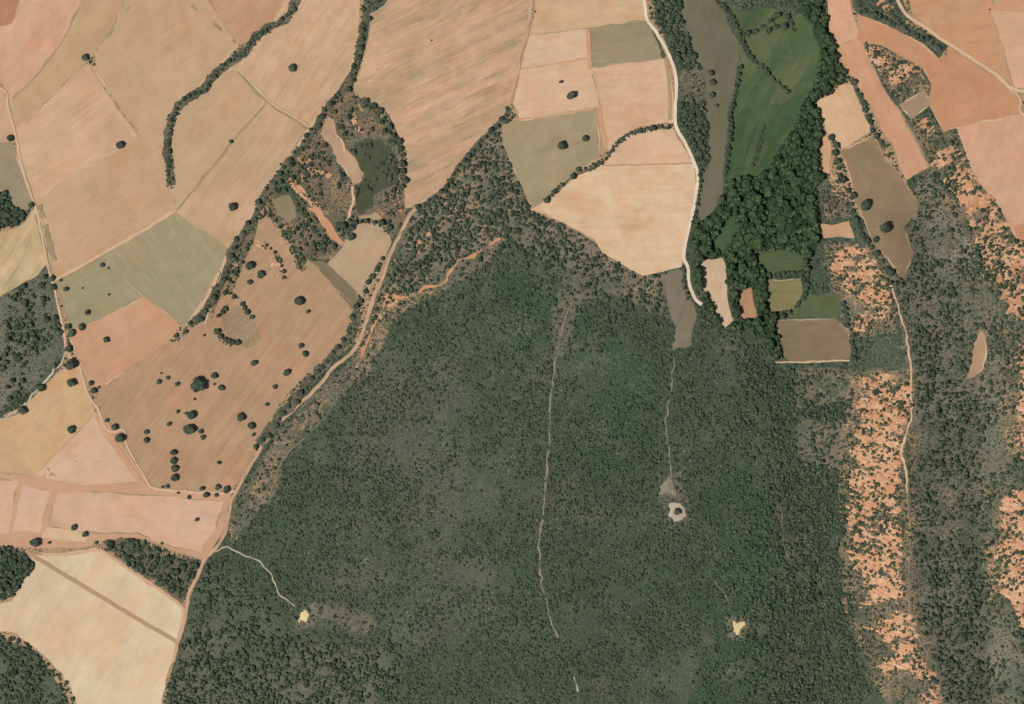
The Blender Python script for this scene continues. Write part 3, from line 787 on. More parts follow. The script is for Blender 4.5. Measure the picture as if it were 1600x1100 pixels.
BALKS = [
 ('path', [(137, 106), (160, 142), (188, 182), (214, 216)], 9, M_BALK, 'pale balk running down from the tree in the tan fields', .15, 0),
 ('path', [(148, 112), (168, 144), (196, 184), (222, 214)], 3, M_BALKG, 'grassy seam along the pale balk', .5, 0.36),
 ('path', [(206, 4), (180, 42), (150, 80)], 3, M_BALKG, 'faint grassy seam between two tan fields at the top', .5, 0.42),
 ('path', [(292, 4), (330, 34), (368, 66)], 4, M_BALKG, 'faint grassy seam running down to the curving hedge', .5, 0.42),
 ('path', [(372, 114), (418, 160), (450, 182), (480, 201)], 3.2, M_BALKG, 'dark field seam running down to the gully hedge', .2, 0),
 ('path', [(375, 110), (420, 156), (452, 178), (482, 196)], 2, M_PALE, 'pale line beside the dark field seam', .2, 0),
 ('path', [(82, 440), (120, 420), (180, 385), (240, 350), (275, 329)], 3.4, M_PALE, 'thin field track leading from the west track', .2, 0),
 ('path', [(277, 328), (310, 288), (345, 246), (362, 222), (390, 190), (415, 162)], 2.2, M_BALKG, 'thin seam line below the curving hedge field', .3, 0.2),
 ('path', [(62, 320), (72, 360), (84, 408)], 8, M_BALKG, 'grassy shade of weeds beside the west track', .4, 0.30),
 ('path', [(813, 108), (870, 99), (920, 91)], 3.0, M_PINKH, 'darker seam between two pale pink fields', .3, 0),
 ('path', [(918, 48), (921, 90), (922, 108)], 6, M_PINKH, 'reddish headland left of the fallow rectangle', .2, 0),
 ('path', [(802, 187), (866, 181), (930, 169)], 2.4, M_PINKH, 'reddish seam above the olive fallow field', .3, 0),
 ('path', [(936, 166), (940, 196), (946, 232)], 7, M_PINKH, 'reddish headland right of the olive fallow field', .2, 0),
 ('path', [(1040, 94), (1046, 140), (1046, 188)], 5, M_HEAD, 'tan headland inside the white road bend', .2, 0),
 ('path', [(945, 259), (1015, 257), (1084, 255)], 1.6, M_HEAD, 'thin plough seam across the large pale field', .3, 0),
 ('path', [(1212, 566), (1260, 566), (1328, 563)], 2.0, M_PALE, 'pale edge under the brown ploughed rectangle', .3, 0),
 ('path', [(42, 862), (100, 898), (160, 934), (220, 970), (277, 1003)], 6.2, M_HEAD, 'straight darker strip crossing the big cream field', .08, 0),
 ('path', [(66, 866), (110, 866), (150, 860), (170, 868), (205, 892), (250, 922), (284, 948), (284, 975), (277, 1002)], 5.0, M_BALK, 'tan headland around the upper cream field', .15, 0),
 ('path', [(152, 648), (178, 690), (216, 748), (234, 766)], 7, M_PINKH, 'reddish strip between pink triangle and west track', .12, 0),
 ('path', [(1402, 166), (1416, 192), (1440, 236), (1451, 262)], 3, M_BALKG, 'grassy seam right of the long pink orange strip', .3, 0.2),
 ('path', [(320, 506), (358, 390)], 2.5, M_PALE, 'pale strip beside the fallow square hedge', .4, 0),
 ('path', [(520, 152), (482, 204), (444, 262), (404, 322), (362, 388), (325, 460), (292, 508)], 5, M_PALE, 'pale headland along the gully hedge', .3, 0.25),
]
for nm, pts, wd, mt, lb, wob, gap in BALKS:
    ribbon(nm, pts, wd, mt, lb, wob, True, gap, seed=len(lb))

# ------------------------------------------------------------------ roads, tracks and paths
TRACKS = [
 ('dirt_road', [(834, 0), (826, 35), (813, 90), (801, 145), (785, 180), (745, 220), (716, 260), (700, 285), (660, 318), (641, 335), (630, 357), (611, 395), (599, 430), (586, 462), (577, 490), (565, 525), (550, 550), (520, 576), (500, 600), (465, 635), (440, 657), (424, 676), (408, 700), (390, 730), (371, 765), (361, 785), (353, 828), (334, 860), (320, 875), (310, 897), (296, 925), (292, 950), (285, 985), (276, 1010), (270, 1035)], 5.0, M_RED, 'long reddish diagonal track between the fields and the scrub', .22, 0),
 ('dirt_road', [(1001, 0), (1010, 25), (1025, 50), (1040, 75), (1052, 105), (1057, 135), (1055, 190), (1070, 222), (1085, 255), (1090, 278), (1087, 305), (1079, 345), (1071, 382), (1068, 402), (1075, 417), (1077, 440), (1085, 465), (1096, 476)], 5.0, M_WHITE, 'chalk white gravel road curving past the pale fields', .12, 0),
 ('dirt_road', [(1384, 0), (1410, 15), (1450, 46), (1480, 66), (1520, 92), (1560, 119), (1585, 139), (1600, 148)], 5.0, M_PALE, 'pale track crossing the upper right corner', .15, 0),
 ('grass_verge', [(826, 35), (813, 90), (801, 145), (785, 180), (745, 220), (716, 260), (700, 285), (660, 318), (641, 335), (630, 357), (611, 395), (599, 430), (586, 462), (577, 490), (565, 525), (550, 550), (520, 576), (500, 600), (465, 635), (440, 657), (424, 676), (408, 700), (390, 730), (371, 765), (361, 785), (353, 828), (334, 860)], 1.1, M_BALKG, 'thin grassy crown between the ruts of the red track', .5, 0.3),
 ('dirt_road', [(1583, 137), (1594, 158), (1598, 178), (1600, 200)], 3.5, M_PALE, 'pale side branch of the upper right track', .15, 0),
 ('dirt_road', [(0, 118), (5, 140), (12, 165), (24, 208), (32, 250), (45, 295), (55, 322), (65, 365), (75, 415), (82, 440), (89, 470), (99, 510), (104, 545), (112, 560), (125, 575), (133, 602), (141, 622), (154, 640), (163, 666), (176, 675), (192, 672), (196, 690), (205, 710), (226, 745), (240, 763), (290, 768), (345, 770), (366, 768)], 3.4, M_PALE, 'winding sandy track along the western fields', .2, 0),
 ('path', [(104, 548), (97, 565), (78, 588), (52, 615), (28, 642), (0, 676)], 3.4, M_LIGHTP, 'grey side track along the west scrub', .25, 0),
 ('path', [(549, 290), (552, 312), (548, 328), (543, 345)], 4.0, M_PALE, 'short curved track in the gully below the bare finger', .2, 0),
 ('path', [(892, 472), (882, 505), (871, 540), (864, 590), (860, 640), (858, 690), (855, 740), (850, 790), (843, 830), (842, 870), (846, 910), (856, 946), (866, 985), (872, 994)], 2.0, M_PATH, 'long grey footpath straight through the scrub', .8, 0.2),
 ('path', [(890, 1040), (900, 1065), (909, 1100)], 2.2, M_LIGHTP, 'short pale path at the bottom edge of the scrub', .5, 0.35),
 ('path', [(1388, 440), (1396, 465), (1408, 500), (1419, 545), (1422, 600), (1422, 650), (1412, 688), (1407, 700), (1413, 735), (1416, 768)], 3.0, M_PALE, 'sandy ridge path above the eroded slope', .3, 0),
 ('path', [(1416, 768), (1421, 840), (1420, 900), (1421, 955), (1428, 985), (1448, 1022), (1464, 1055), (1472, 1100)], 2.2, M_PATH, 'thin lower stretch of the ridge path', .4, 0.25),
 ('path', [(1053, 560), (1049, 600), (1043, 640), (1038, 662), (1045, 700), (1049, 740), (1057, 778)], 2.0, M_PATH, 'broken pale path leading to the scrub clearings', .6, 0.12),
 ('path', [(1172, 628), (1170, 645), (1182, 652), (1190, 668), (1190, 682), (1182, 688), (1188, 703), (1204, 722), (1214, 760), (1222, 795), (1226, 850), (1240, 885), (1262, 908)], 1.0, M_PATH, 'thin broken footpath winding down the dense slope', .7, 0.26),
 ('path', [(335, 862), (355, 857), (380, 866), (405, 880), (428, 905), (434, 925), (450, 940), (462, 948)], 2.0, M_LIGHTP, 'pale footpath branching off the red track', .3, 0),
 ('path', [(782, 372), (740, 398), (712, 412), (696, 440), (670, 448), (648, 460), (622, 466), (606, 470), (595, 488), (582, 515), (570, 545), (556, 572)], 2.6, M_ORANGE, 'orange washed out rill beside the red track', .9, 0.22),
 ('path', [(527, 612), (522, 630), (510, 648), (498, 662), (478, 682), (452, 706), (438, 724), (432, 748), (420, 778)], 1.5, M_PATH, 'thin pale footpath along the scrub edge', .6, 0.1),
 ('path', [(1140, 945), (1130, 925), (1116, 905)], 1.2, M_PATH, 'faint path leading to the cream sand spot', .5, 0.1),
 ('path', [(500, 172), (513, 182), (522, 196), (524, 208), (534, 222), (538, 238)], 1.6, M_PALE, 'pale rill beside the bare finger of soil', .8, 0.15),
]
for nm, pts, wd, mt, lb, wob, gap in TRACKS:
    ribbon(nm, pts, wd, mt, lb, wob, True if nm == 'dirt_road' else 0.7, gap if nm == 'dirt_road' else max(gap + .12, 0.0) if gap else 0, seed=len(lb) + 3, meander=1.0 if nm == 'dirt_road' else 3.0)

# bare spots
M_CREAM = track_material('cream_sand', (232, 212, 158), (222, 200, 148), 11)
SPOTS = [
 ('cream sand spot at the lower left end of the footpath', M_CREAM, [(470, 956), (478, 954), (483, 962), (479, 970), (470, 970), (466, 974), (468, 964)]),
 ('bright cream sand spot alone in the lower scrub', M_CREAM, [(1143, 970), (1150, 972), (1160, 970), (1165, 977), (1156, 983), (1153, 992), (1147, 990), (1147, 980)]),
 ('round pale clearing with one bush in its middle', M_LIGHTP, [(1046, 786), (1058, 784), (1068, 792), (1072, 804), (1064, 812), (1052, 814), (1045, 804)]),
 ('greyish clearing above the round one', M_PATH, [(1036, 752), (1046, 744), (1052, 758), (1058, 776), (1046, 770), (1030, 772)]),
]
for lb, mt, poly in SPOTS:
    drape('bare_ground', poly, mt, lb, rough=2.2, grid=6, dz=None, step=1.5)

M_VERGE = track_material('grey_verge', (118, 108, 90), (96, 94, 76), 14)
drape('grass_verge', ZN['field_copse'], M_VERGE, 'olive grass under the copse above the cream field', rough=2.5, dz=0.485, block=False)
VERGES = [
 ('grey verge under the curving hedge', 12, [(470, 0), (455, 18), (420, 44), (402, 56), (386, 78), (362, 96), (345, 108), (330, 122), (320, 138), (300, 150), (280, 166), (268, 186), (262, 212), (262, 240), (265, 265), (268, 290)]),
 ('grey verge under the gully hedge', 9, [(574, 2), (570, 22), (572, 32), (566, 42), (562, 70), (556, 100), (545, 130), (532, 148), (518, 158), (505, 176), (492, 198), (470, 230), (448, 254), (428, 284), (410, 312), (396, 342), (376, 372), (360, 395), (352, 425), (332, 468), (316, 490), (296, 508)]),
 ('grey verge between brown field and red track', 14, [(560, 486), (550, 510), (545, 530), (516, 560), (492, 588), (478, 604), (462, 626), (440, 648), (428, 664), (405, 694)]),
 ('grey verge under the bushes of the upper red track', 9, [(795, 168), (789, 182), (770, 202), (750, 222), (736, 236), (720, 256), (712, 270), (690, 300), (668, 316), (650, 326)]),
 ('grey verge under the hedge below the pink field', 3.5, [(1048, 198), (1018, 200), (985, 208), (965, 224), (944, 250), (922, 264), (897, 275), (875, 292), (850, 316)]),
 ('grey verge along the peach field hedge', 6, [(1330, 124), (1337, 138), (1349, 164), (1362, 197), (1369, 213), (1383, 227)]),
 ('grey verge under the hedge below the pale track', 12, [(1326, 0), (1344, 14), (1362, 20), (1380, 28), (1402, 38), (1424, 50), (1444, 60), (1458, 70), (1472, 82)]),
]
for lb, wd, pts in VERGES:
    ribbon('grass_verge', pts, wd, M_VERGE, lb, .35, False, 0, seed=len(lb))

# ------------------------------------------------------------------ eroded red slopes
M_BAD = badland_material()
BAD = [
 ('red eroded slope below the ridge path', 14, [(1346, 588), (1390, 584), (1424, 600), (1426, 640), (1412, 668), (1410, 700), (1404, 740), (1406, 800), (1410, 840), (1408, 880), (1414, 930), (1400, 945), (1345, 945), (1342, 900), (1330, 880), (1326, 830), (1322, 770), (1320, 740), (1334, 728), (1338, 640)], 1.9),
 ('red eroded slope at the foot of the fallow tongue', 12, [(1296, 395), (1345, 385), (1362, 395), (1376, 430), (1392, 455), (1396, 480), (1378, 500), (1362, 515), (1330, 520), (1345, 470), (1308, 450)], 1.7),
 ('red eroded slope in the lower right with a hooked tail', 12, [(1338, 980), (1370, 972), (1400, 956), (1424, 958), (1432, 990), (1420, 1000), (1436, 1020), (1462, 1055), (1472, 1075), (1462, 1100), (1432, 1100), (1436, 1070), (1410, 1050), (1376, 1055), (1370, 1040), (1394, 1022), (1380, 1000), (1360, 990)], 1.5),
 ('red eroded slope along the right edge in the lower part', 10, [(1562, 775), (1600, 752), (1600, 1010), (1590, 980), (1578, 940), (1550, 915), (1572, 890), (1556, 870), (1566, 830)], 1.7),
 ('pink ribbed slope below the pink right edge field', -22, [(1472, 282), (1492, 252), (1516, 262), (1530, 286), (1560, 320), (1582, 360), (1600, 396), (1600, 520), (1578, 492), (1556, 440), (1536, 410), (1524, 372), (1506, 330), (1488, 300)], 1.7),
 ('eroded pink patch among the orange strip fields', -15, [(1348, 68), (1374, 72), (1402, 88), (1420, 98), (1444, 108), (1456, 128), (1452, 138), (1424, 118), (1418, 128), (1392, 138), (1376, 118), (1362, 96), (1352, 84)], 1.3),
 ('broken pink bank above the orange brown hedge', -40, [(1352, 0), (1392, 0), (1408, 20), (1440, 46), (1424, 44), (1396, 24), (1372, 14)], 1.0),
 ('small eroded knoll below the brown rectangle', -30, [(1428, 190), (1446, 178), (1464, 192), (1468, 210), (1446, 214), (1436, 202)], 1.1),
 ('ribbed pink bank at the foot of the grey scrub triangle', -35, [(1448, 262), (1470, 238), (1484, 226), (1500, 230), (1508, 250), (1490, 256), (1470, 262)], 1.3),
 ('pink gullied banks at the head of the scrub slope', 40, [(1290, 262), (1310, 280), (1322, 312), (1318, 330), (1306, 306), (1294, 296)], 1.0),
 ('red patches along the far right ravine', 10, [(1582, 540), (1600, 500), (1600, 700), (1584, 698), (1590, 640)], 1.2),
]
bare_mask = np.zeros((RH, RW), bool)
BAD = [(a, b, c, d * .62, 18.0) for a, b, c, d in BAD]
BAD += [
 ('orange bare patch where the rill meets the red track', 30, [(596, 460), (612, 452), (626, 462), (645, 454), (652, 466), (628, 478), (612, 480), (600, 496), (588, 504), (592, 480)], .5, 7.0),
 ('reddish bare patch in the middle gully', 60, [(462, 232), (478, 234), (490, 246), (484, 262), (504, 264), (520, 272), (512, 282), (484, 278), (470, 286), (464, 262)], .6, 8.0),
 ('orange bare patch near the fork of the red track', 60, [(608, 296), (624, 298), (630, 330), (620, 340), (604, 338), (592, 334), (598, 316)], .5, 8.0),
 ('reddish bare bank below the vast tan field', 40, [(554, 148), (574, 156), (586, 172), (576, 180), (560, 170)], .6, 6.0),
 ('orange rilled bank in the upper gully', 60, [(538, 146), (546, 150), (556, 176), (558, 194), (568, 204), (566, 212), (552, 202), (546, 176)], .6, 6.0),
 ('pale rilled bank in the lower gully', 50, [(440, 262), (462, 280), (482, 300), (500, 316), (512, 330), (500, 334), (480, 318), (462, 300), (446, 284)], .7, 9.0),
 ('reddish crumbled bank left of the soil finger', 50, [(396, 372), (412, 384), (432, 396), (444, 418), (436, 440), (424, 420), (412, 404), (394, 392)], .6, 8.0),
 ('orange crumbled ground beside the red track wedge', 50, [(650, 380), (664, 364), (684, 346), (704, 332), (700, 344), (680, 362), (664, 384), (652, 402)], .5, 7.0),
]
for lb, ang, poly, amp, ez in BAD:
    poly = [push(p) for p in poly]
    a = np.array(poly, float)
    st = 1.15
    x0, y0 = a.min(0) - 8; x1, y1 = a.max(0) + 8
    X = np.arange(x0, x1, st); Y = np.arange(y0, y1, st)
    bx, by = np.meshgrid(X, Y)
    dn = seg_dist(bx, by, poly + [poly[0]])
    dn = np.where(inside(bx, by, poly), dn, -dn)
    t = math.radians(ang)
    u = bx * math.cos(t) + by * math.sin(t)        # down the fall line
    v = -bx * math.sin(t) + by * math.cos(t)       # across the ribs
    vw = v + 10 * (fbm(u / 30, v / 22, 91, 3) - .5) + 3 * (fbm(u / 7, v / 7, 14, 2) - .5)
    r1 = 1 - np.abs(2 * fbm(u / 34, vw / 7.0, 71, 3) - 1) * 2.2
    r2 = 1 - np.abs(2 * fbm(u / 13, vw / 3.4, 72, 2) - 1) * 2.0
    brk = fbm(u / 26, v / 14, 33, 4)
    hh = 0.62 * r1 + 0.42 * r2 + 2.7 * (brk - 0.5) + 0.9 * (fbm(u / 4.5, vw / 2.2, 37, 2) - .5) + (0.30 if 'hooked' in lb or 'lower part' in lb else -0.12 if 'fallow tongue' in lb else -0.02)
    edge = np.clip((dn + ez * (1.5 * fbm(u / (ez * 1.6), vw / (ez * .36), 63, 5) - .75)) / (ez * .5), -1, 1)
    z = -0.42 + amp * (hh + 0.30) * np.clip(edge * 1.4 + .1, 0, 1) - 2.2 * np.clip(-edge + 0.1, 0, 1)
    wv = world_pts(bx.ravel(), by.ravel(), z.ravel())
    n_x, n_y = len(X), len(Y)
    idx = np.arange(n_x - 1)[None, :] + np.arange(n_y - 1)[:, None] * n_x
    ok = (dn > -8)
    okq = ok[:-1, :-1] & ok[1:, :-1] & ok[:-1, 1:] & ok[1:, 1:]
    q = np.stack([idx, idx + n_x, idx + n_x + 1, idx + 1], -1)[okq]
    me = bpy.data.meshes.new('eroded_hill')
    me.from_pydata(wv.tolist(), [], q.tolist())
    o = link('eroded_hill', me, M_BAD)
    tag(o, lb, kind='structure')
    # where the bare clay stands proud of the earth
    zz = (z > 0.0)
    ii = np.clip((bx + PAD).astype(int), 0, RW - 1); jj = np.clip((by + PAD).astype(int), 0, RH - 1)
    bare_mask[jj[zz], ii[zz]] = True


# ------------------------------------------------------------------ foliage
def ico():
    import bmesh
    bm = bmesh.new()
    bmesh.ops.create_icosphere(bm, subdivisions=2, radius=1.0)
    v = np.array([tuple(x.co) for x in bm.verts]); f = [tuple(q.index for q in p.verts) for p in bm.faces]
    bm.free()
    return v, f


ICO_V, ICO_F = ico()


def crown_mesh(name, seed, mat, leaves, leaf, lobes, flat=0.72, cz=1.0, core=0.72, spread=0.45):
    """leaf clumps over a lumpy crown of radius 1; the core keeps the middle of the crown dense"""
    r = np.random.default_rng(seed)
    cen = np.zeros((lobes, 3)); rad = np.zeros(lobes)
    for k in range(lobes):
        a = 2 * math.pi * (k + r.uniform(-.3, .3)) / lobes
        d = spread * r.uniform(0.55, 1.15) if k else 0.0
        cen[k] = (d * math.cos(a), d * math.sin(a), r.uniform(-.18, .25) * flat)
        rad[k] = r.uniform(0.34, 0.60) if k else 0.62
    V = []; F = []
    for k in range(lobes):
        jit = 1 + 0.22 * (r.random(len(ICO_V)) - .5)
        vv = ICO_V * (rad[k] * core * 1.15) * jit[:, None]
        vv[:, 2] *= flat
        b = len(V)
        V.extend((vv + cen[k] + (0, 0, cz)).tolist())
        F.extend([tuple(b + i for i in f) for f in ICO_F])
        if lobes > 5 and k > 4: continue
    for _ in range(leaves):
        k = r.integers(lobes)
        n = r.normal(size=3); n[2] = n[2] * .8 + .25
        n /= np.linalg.norm(n)
        p = cen[k] + n * rad[k] * r.uniform(0.78, 1.08) * np.array((1, 1, flat))
        nn = n + r.normal(size=3) * .55; nn /= np.linalg.norm(nn)
        t = np.cross(nn, r.normal(size=3)); t /= np.linalg.norm(t) + 1e-9
        s = np.cross(nn, t)
        l = leaf * r.uniform(.6, 1.35); w = l * r.uniform(.5, .9)
        b = len(V)
        c = p + np.array((0, 0, cz))
        V.extend([(c - t * l).tolist(), (c + s * w).tolist(), (c + t * l).tolist(), (c - s * w).tolist()])
        F.append((b, b + 1, b + 2, b + 3))
    m = new_mesh(name, V, F, smooth=False)
    m.materials.append(mat)
    return m


def trunk_mesh(name, seed):
    r = np.random.default_rng(seed)
    V = []; F = []

    def limb(p, q, ra, rb, n=6):
        p = np.array(p); q = np.array(q)
        d = q - p; d /= np.linalg.norm(d)
        t = np.cross(d, (0.3, 1, 0.2)); t /= np.linalg.norm(t); s = np.cross(d, t)
        b = len(V)
        for c, rr in ((p, ra), (q, rb)):
            for k in range(n):
                a = 2 * math.pi * k / n
                V.append(((c + rr * (t * math.cos(a) + s * math.sin(a))) * np.array((1, 1, .7))).tolist())
        for k in range(n):
            F.append((b + k, b + (k + 1) % n, b + n + (k + 1) % n, b + n + k))
    limb((0, 0, -0.12), (0.03, 0.02, 0.5), .13, .09)
    for k in range(4):
        a = k * 1.57 + r.uniform(-.4, .4)
        limb((0.03, 0.02, 0.46), (.42 * math.cos(a), .42 * math.sin(a), r.uniform(.85, 1.1)), .075, .03)
    m = new_mesh(name, V, F)
    m.materials.append(M_BARK)
    return m


TRUNKS = [trunk_mesh('trunk', 40 + k) for k in range(3)]
OAKS = [crown_mesh('crown', 100 + k, M_OAK, 460, .10, 8 + k % 3, flat=.62, cz=.62, spread=.44, core=.8) for k in range(7)]
RIVERS = [crown_mesh('crown', 200 + k, M_RIVER, 460, .10, 7 + k % 4, flat=.9, cz=1.2, spread=.62) for k in range(7)]
SCRUBS = [crown_mesh('crown', 300 + k, M_DARK, 380, .115, 6 + k % 3, flat=.62, cz=.62) for k in range(7)]


def make_tree(name, px, py, r_px, crowns, label, cat, group, rz=None, squash=1.0):
    p = world_pts(px, py)
    root = bpy.data.objects.new(name, None)
    COL.objects.link(root)
    root.empty_display_size = 1.0
    root.location = p
    R = r_px * S
    root.scale = (R, R * squash, R * random.uniform(.9, 1.15))
    root.rotation_euler = (0, 0, random.uniform(0, 6.28) if rz is None else rz)
    tag(root, label, cat, group)
    c = bpy.data.objects.new('crown', random.choice(crowns)); COL.objects.link(c); c.parent = root
    t = bpy.data.objects.new('trunk', random.choice(TRUNKS)); COL.objects.link(t); t.parent = root
    return root


def ordinal(n):
    w = ['first', 'second', 'third', 'fourth', 'fifth', 'sixth', 'seventh', 'eighth', 'ninth', 'tenth', 'eleventh', 'twelfth']
    w += ['thirteenth', 'fourteenth', 'fifteenth', 'sixteenth', 'seventeenth', 'eighteenth', 'nineteenth', 'twentieth']
    if n <= 20: return w[n - 1]
    tens = {2: 'twenty', 3: 'thirty', 4: 'forty', 5: 'fifty', 6: 'sixty', 7: 'seventy', 8: 'eighty', 9: 'ninety'}
    if n % 10 == 0: return tens[n // 10][:-1] + 'ieth'
    return tens[n // 10] + '-' + w[n % 10 - 1]


# ---- trees standing free in the fields, each with its own words
G1 = 'oaks standing free in the fields'
FREE = [
 (133, 91, 7, 'round oak at the upper end of the pale balk'),
 (16, 216, 6.5, 'round oak left of the west track above the grey fallow corner'),
 (188, 227, 8, 'oval oak in the tan field below the pale balk'),
 (361, 221, 4, 'little tree on the thin seam line below the curving hedge'),
 (456, 107, 7.5, 'lone round oak in the streaked tan field east of the curving hedge'),
 (363, 324, 7.8, 'lone oak in the pinkish strip above the grey fallow square'),
 (160, 414, 4.6, 'small oak at the upper edge of the small grey fallow field'),
 (170, 419, 2.4, 'tiny shrub beside the small oak on the fallow field edge'),
 (129, 450, 2.2, 'tiny shrub nearest the west track in the small grey fallow field'),
 (170, 460, 2.6, 'tiny shrub in the middle of the small grey fallow field'),
 (137, 488, 5, 'small oak low in the small grey fallow field'),
 (128, 511, 6.5, 'oak on the corner between grey fallow and orange field'),
 (107, 511, 6, 'upper oak of the dark pair beside the west track at the orange field'),
 (111, 521, 7, 'lower oak of the dark pair beside the west track at the orange field'),
 (166, 531, 6.6, 'lone oak standing in the orange red ploughed field'),
 (103, 452, 5.6, 'oak on the right verge of the west track below the thin field track'),
 (82, 435, 5.6, 'oak at the joint of thin field track and west track'),
 (95, 438, 3, 'little bush right at the joint of thin field track and west track'),
 (83, 449, 6, 'oak left of the west track just under the track joint'),
 (49, 320, 6, 'oval tree on the west track at the corner of the yellow stubble'),
 (110, 570, 11, 'broad oak filling the fork of the west track'),
 (108, 546, 7, 'oak on the east verge just above the west track fork'),
 (112, 598, 9, 'round oak in the upper part of the yellowish sand field'),
 (112, 670, 8, 'round oak in the lower part of the yellowish sand field'),
 (142, 599, 5, 'upper one of two joined oaks at the orange field corner'),
 (146, 610, 6, 'lower one of two joined oaks at the orange field corner'),
 (155, 605, 2.6, 'tiny bush beside the joined oaks at the orange field corner'),
 (167, 657, 4, 'small oak on the west track above its hook'),
 (180, 667, 6, 'oak inside the hook of the west track'),
 (188, 684, 9, 'big oak at the lower side of the west track hook'),
 (248, 597, 5, 'small green oak leftmost in the upper group of the brown field'),
 (262, 590, 4, 'narrow bush second from left in the upper group of the brown field'),
 (252, 583, 2.6, 'tiny bush topmost in the upper group of the brown field'),
 (277, 600, 4.6, 'small pale bush left of the biggest oak in the brown field'),
 (309, 603, 15, 'biggest broad oak in the brown field'),
 (335, 587, 6.5, 'round oak up and right of the biggest oak'),
 (335, 600, 2.5, 'tiny bush between two round oaks right of the biggest oak'),
 (346, 606, 5.5, 'small dark round oak right of the biggest oak'),
 (304, 624, 2.6, 'tiny bush just below the biggest oak'),
 (278, 643, 3.6, 'small bush left of the double oak clump in the brown field'),
 (299, 649, 8, 'upper oak of the double clump below the biggest oak'),
 (291, 646, 3.5, 'bushlet on the left shoulder of the upper clump oak'),
 (296, 671, 10, 'lower large oak of the double clump below the biggest oak'),
 (314, 674, 5, 'small oak touching the right side of the lower clump oak'),
 (317, 684, 5, 'small oak below the one touching the lower clump oak'),
 (264, 663, 4, 'small bush left of the lower clump oak'),
 (229, 675, 5, 'upper oak of the pair in the west of the brown field'),
 (229, 688, 6, 'lower oak of the pair in the west of the brown field'),
 (271, 707, 7, 'topmost oak of the upright row of four in the brown field'),
 (271, 720, 7.2, 'second oak from top in the upright row of four'),
 (273, 733, 7, 'third oak from top in the upright row of four'),
 (273, 746, 7, 'lowest oak of the upright row of four in the brown field'),
 (342, 723, 4, 'lone small bush right of the upright row of four oaks'),
 (376, 652, 8, 'tilted oval oak on the east side of the brown field'),
 (393, 665, 7, 'oak below the tilted oval oak near the red track'),
 (396, 679, 4, 'small oak just below the one under the tilted oval oak'),
 (397, 567, 6, 'round oak in the middle of the upper brown field'),
 (471, 540, 5.4, 'upper oak of a pair near the tree line of the brown field'),
 (477, 553, 6, 'lower oak of a pair near the tree line of the brown field'),
 (448, 582, 6.4, 'round oak between the pair and the red track'),
 (430, 605, 4.6, 'small oak below the round one beside the red track'),
 (417, 632, 3.6, 'smallest oak nearest the red track in the brown field'),
 (468, 470, 9, 'large round dark oak high in the brown field'),
 (481, 487, 4, 'small bush just below the large round dark oak'),
 (390, 415, 8.5, 'large oak at the top of the trio near the gully hedge'),
 (407, 430, 7.5, 'round oak right in the trio near the gully hedge'),
 (390, 441, 5.0, 'small oak lowest in the trio near the gully hedge'),
 (319, 524, 2.6, 'tiny bush left of the stubble hollow'),
 (254, 761, 2.6, 'tiny bush on the lower left edge of the brown field'),
 (262, 760, 4, 'small bush beside the tiny one on the lower edge of the brown field'),
 (316, 763, 5, 'left oak on the upper verge of the southern track'),
 (322, 773, 5.5, 'left low oak under the southern track'),
 (340, 762, 5.5, 'middle oak on the upper verge of the southern track'),
 (338, 773, 4, 'right low bush under the southern track'),
 (354, 765, 6.5, 'rightmost oak where the southern track meets the red track'),
 (295, 777, 4, 'small bush alone just below the southern track'),
 (278, 770, 3, 'tiny bush on the southern track left of the oaks'),
 (307, 812, 4, 'lone small bush in the long pale pink panel'),
 (116, 824, 5.5, 'upper left tree on the cream sliver'),
 (133, 835, 6, 'lower right tree on the cream sliver'),
 (55, 848, 9, 'oval tree at the top of the big cream field'),
 (77, 848, 3.2, 'little bush right of the oval tree at the cream field'),
 (150, 848, 4, 'small tree left of the wooded copse at the cream field'),
 (253, 849, 3, 'tiny bush on the edge of the long pink panel above the copse'),
 (876, 128, 3.4, 'tiny shrub above the lens shaped tree in the pale field'),
 (893, 149, 8.5, 'lens shaped tree in the pale field'),
 (877, 228, 9, 'large round oak in the olive fallow field'),
 (914, 216, 6.4, 'smaller oak up and right of the large round fallow oak'),
 (1111, 114, 6, 'topmost of four round shrubs on the grey brown strip'),
 (1113, 129, 6, 'second from top of four round shrubs on the grey brown strip'),
 (1112, 149, 6, 'third from top of four round shrubs on the grey brown strip'),
 (1120, 165, 3.4, 'lowest and smallest of four round shrubs on the grey brown strip'),
 (836, 18, 2, 'tiny bush right of the red track at the top'),
 (1352, 321, 10, 'upper round tree on the grey brown fallow tongue'),
 (1381, 357, 11.5, 'largest round tree on the grey brown fallow tongue'),
 (1367, 375, 6, 'small round tree on the left edge of the fallow tongue'),
 (1057, 800, 7, 'round bush in the middle of the round clearing'),
 (65, 606, 7.5, 'upper oak on the grey side track of the west scrub'),
 (35, 642, 8, 'lower oak on the grey side track of the west scrub'),
 (1546, 15, 1.8, 'tiny bush at the corner of the pale pink upper right field'),
 (674, 63, 1.8, 'tiny bush alone in the vast tan field'),
]
for x, y, r, lb in FREE:
    if 'lens' in lb:
        make_tree('holm_oak', x, y, r * 1.2, OAKS, lb, 'tree', G1, rz=math.radians(22), squash=.66)
    else:
        make_tree('holm_oak', x, y, r, OAKS, lb, 'tree' if r > 3 else 'shrub', G1, squash=random.uniform(.85, 1.1))
free_xy = np.array([(a, b, c) for a, b, c, _ in FREE])

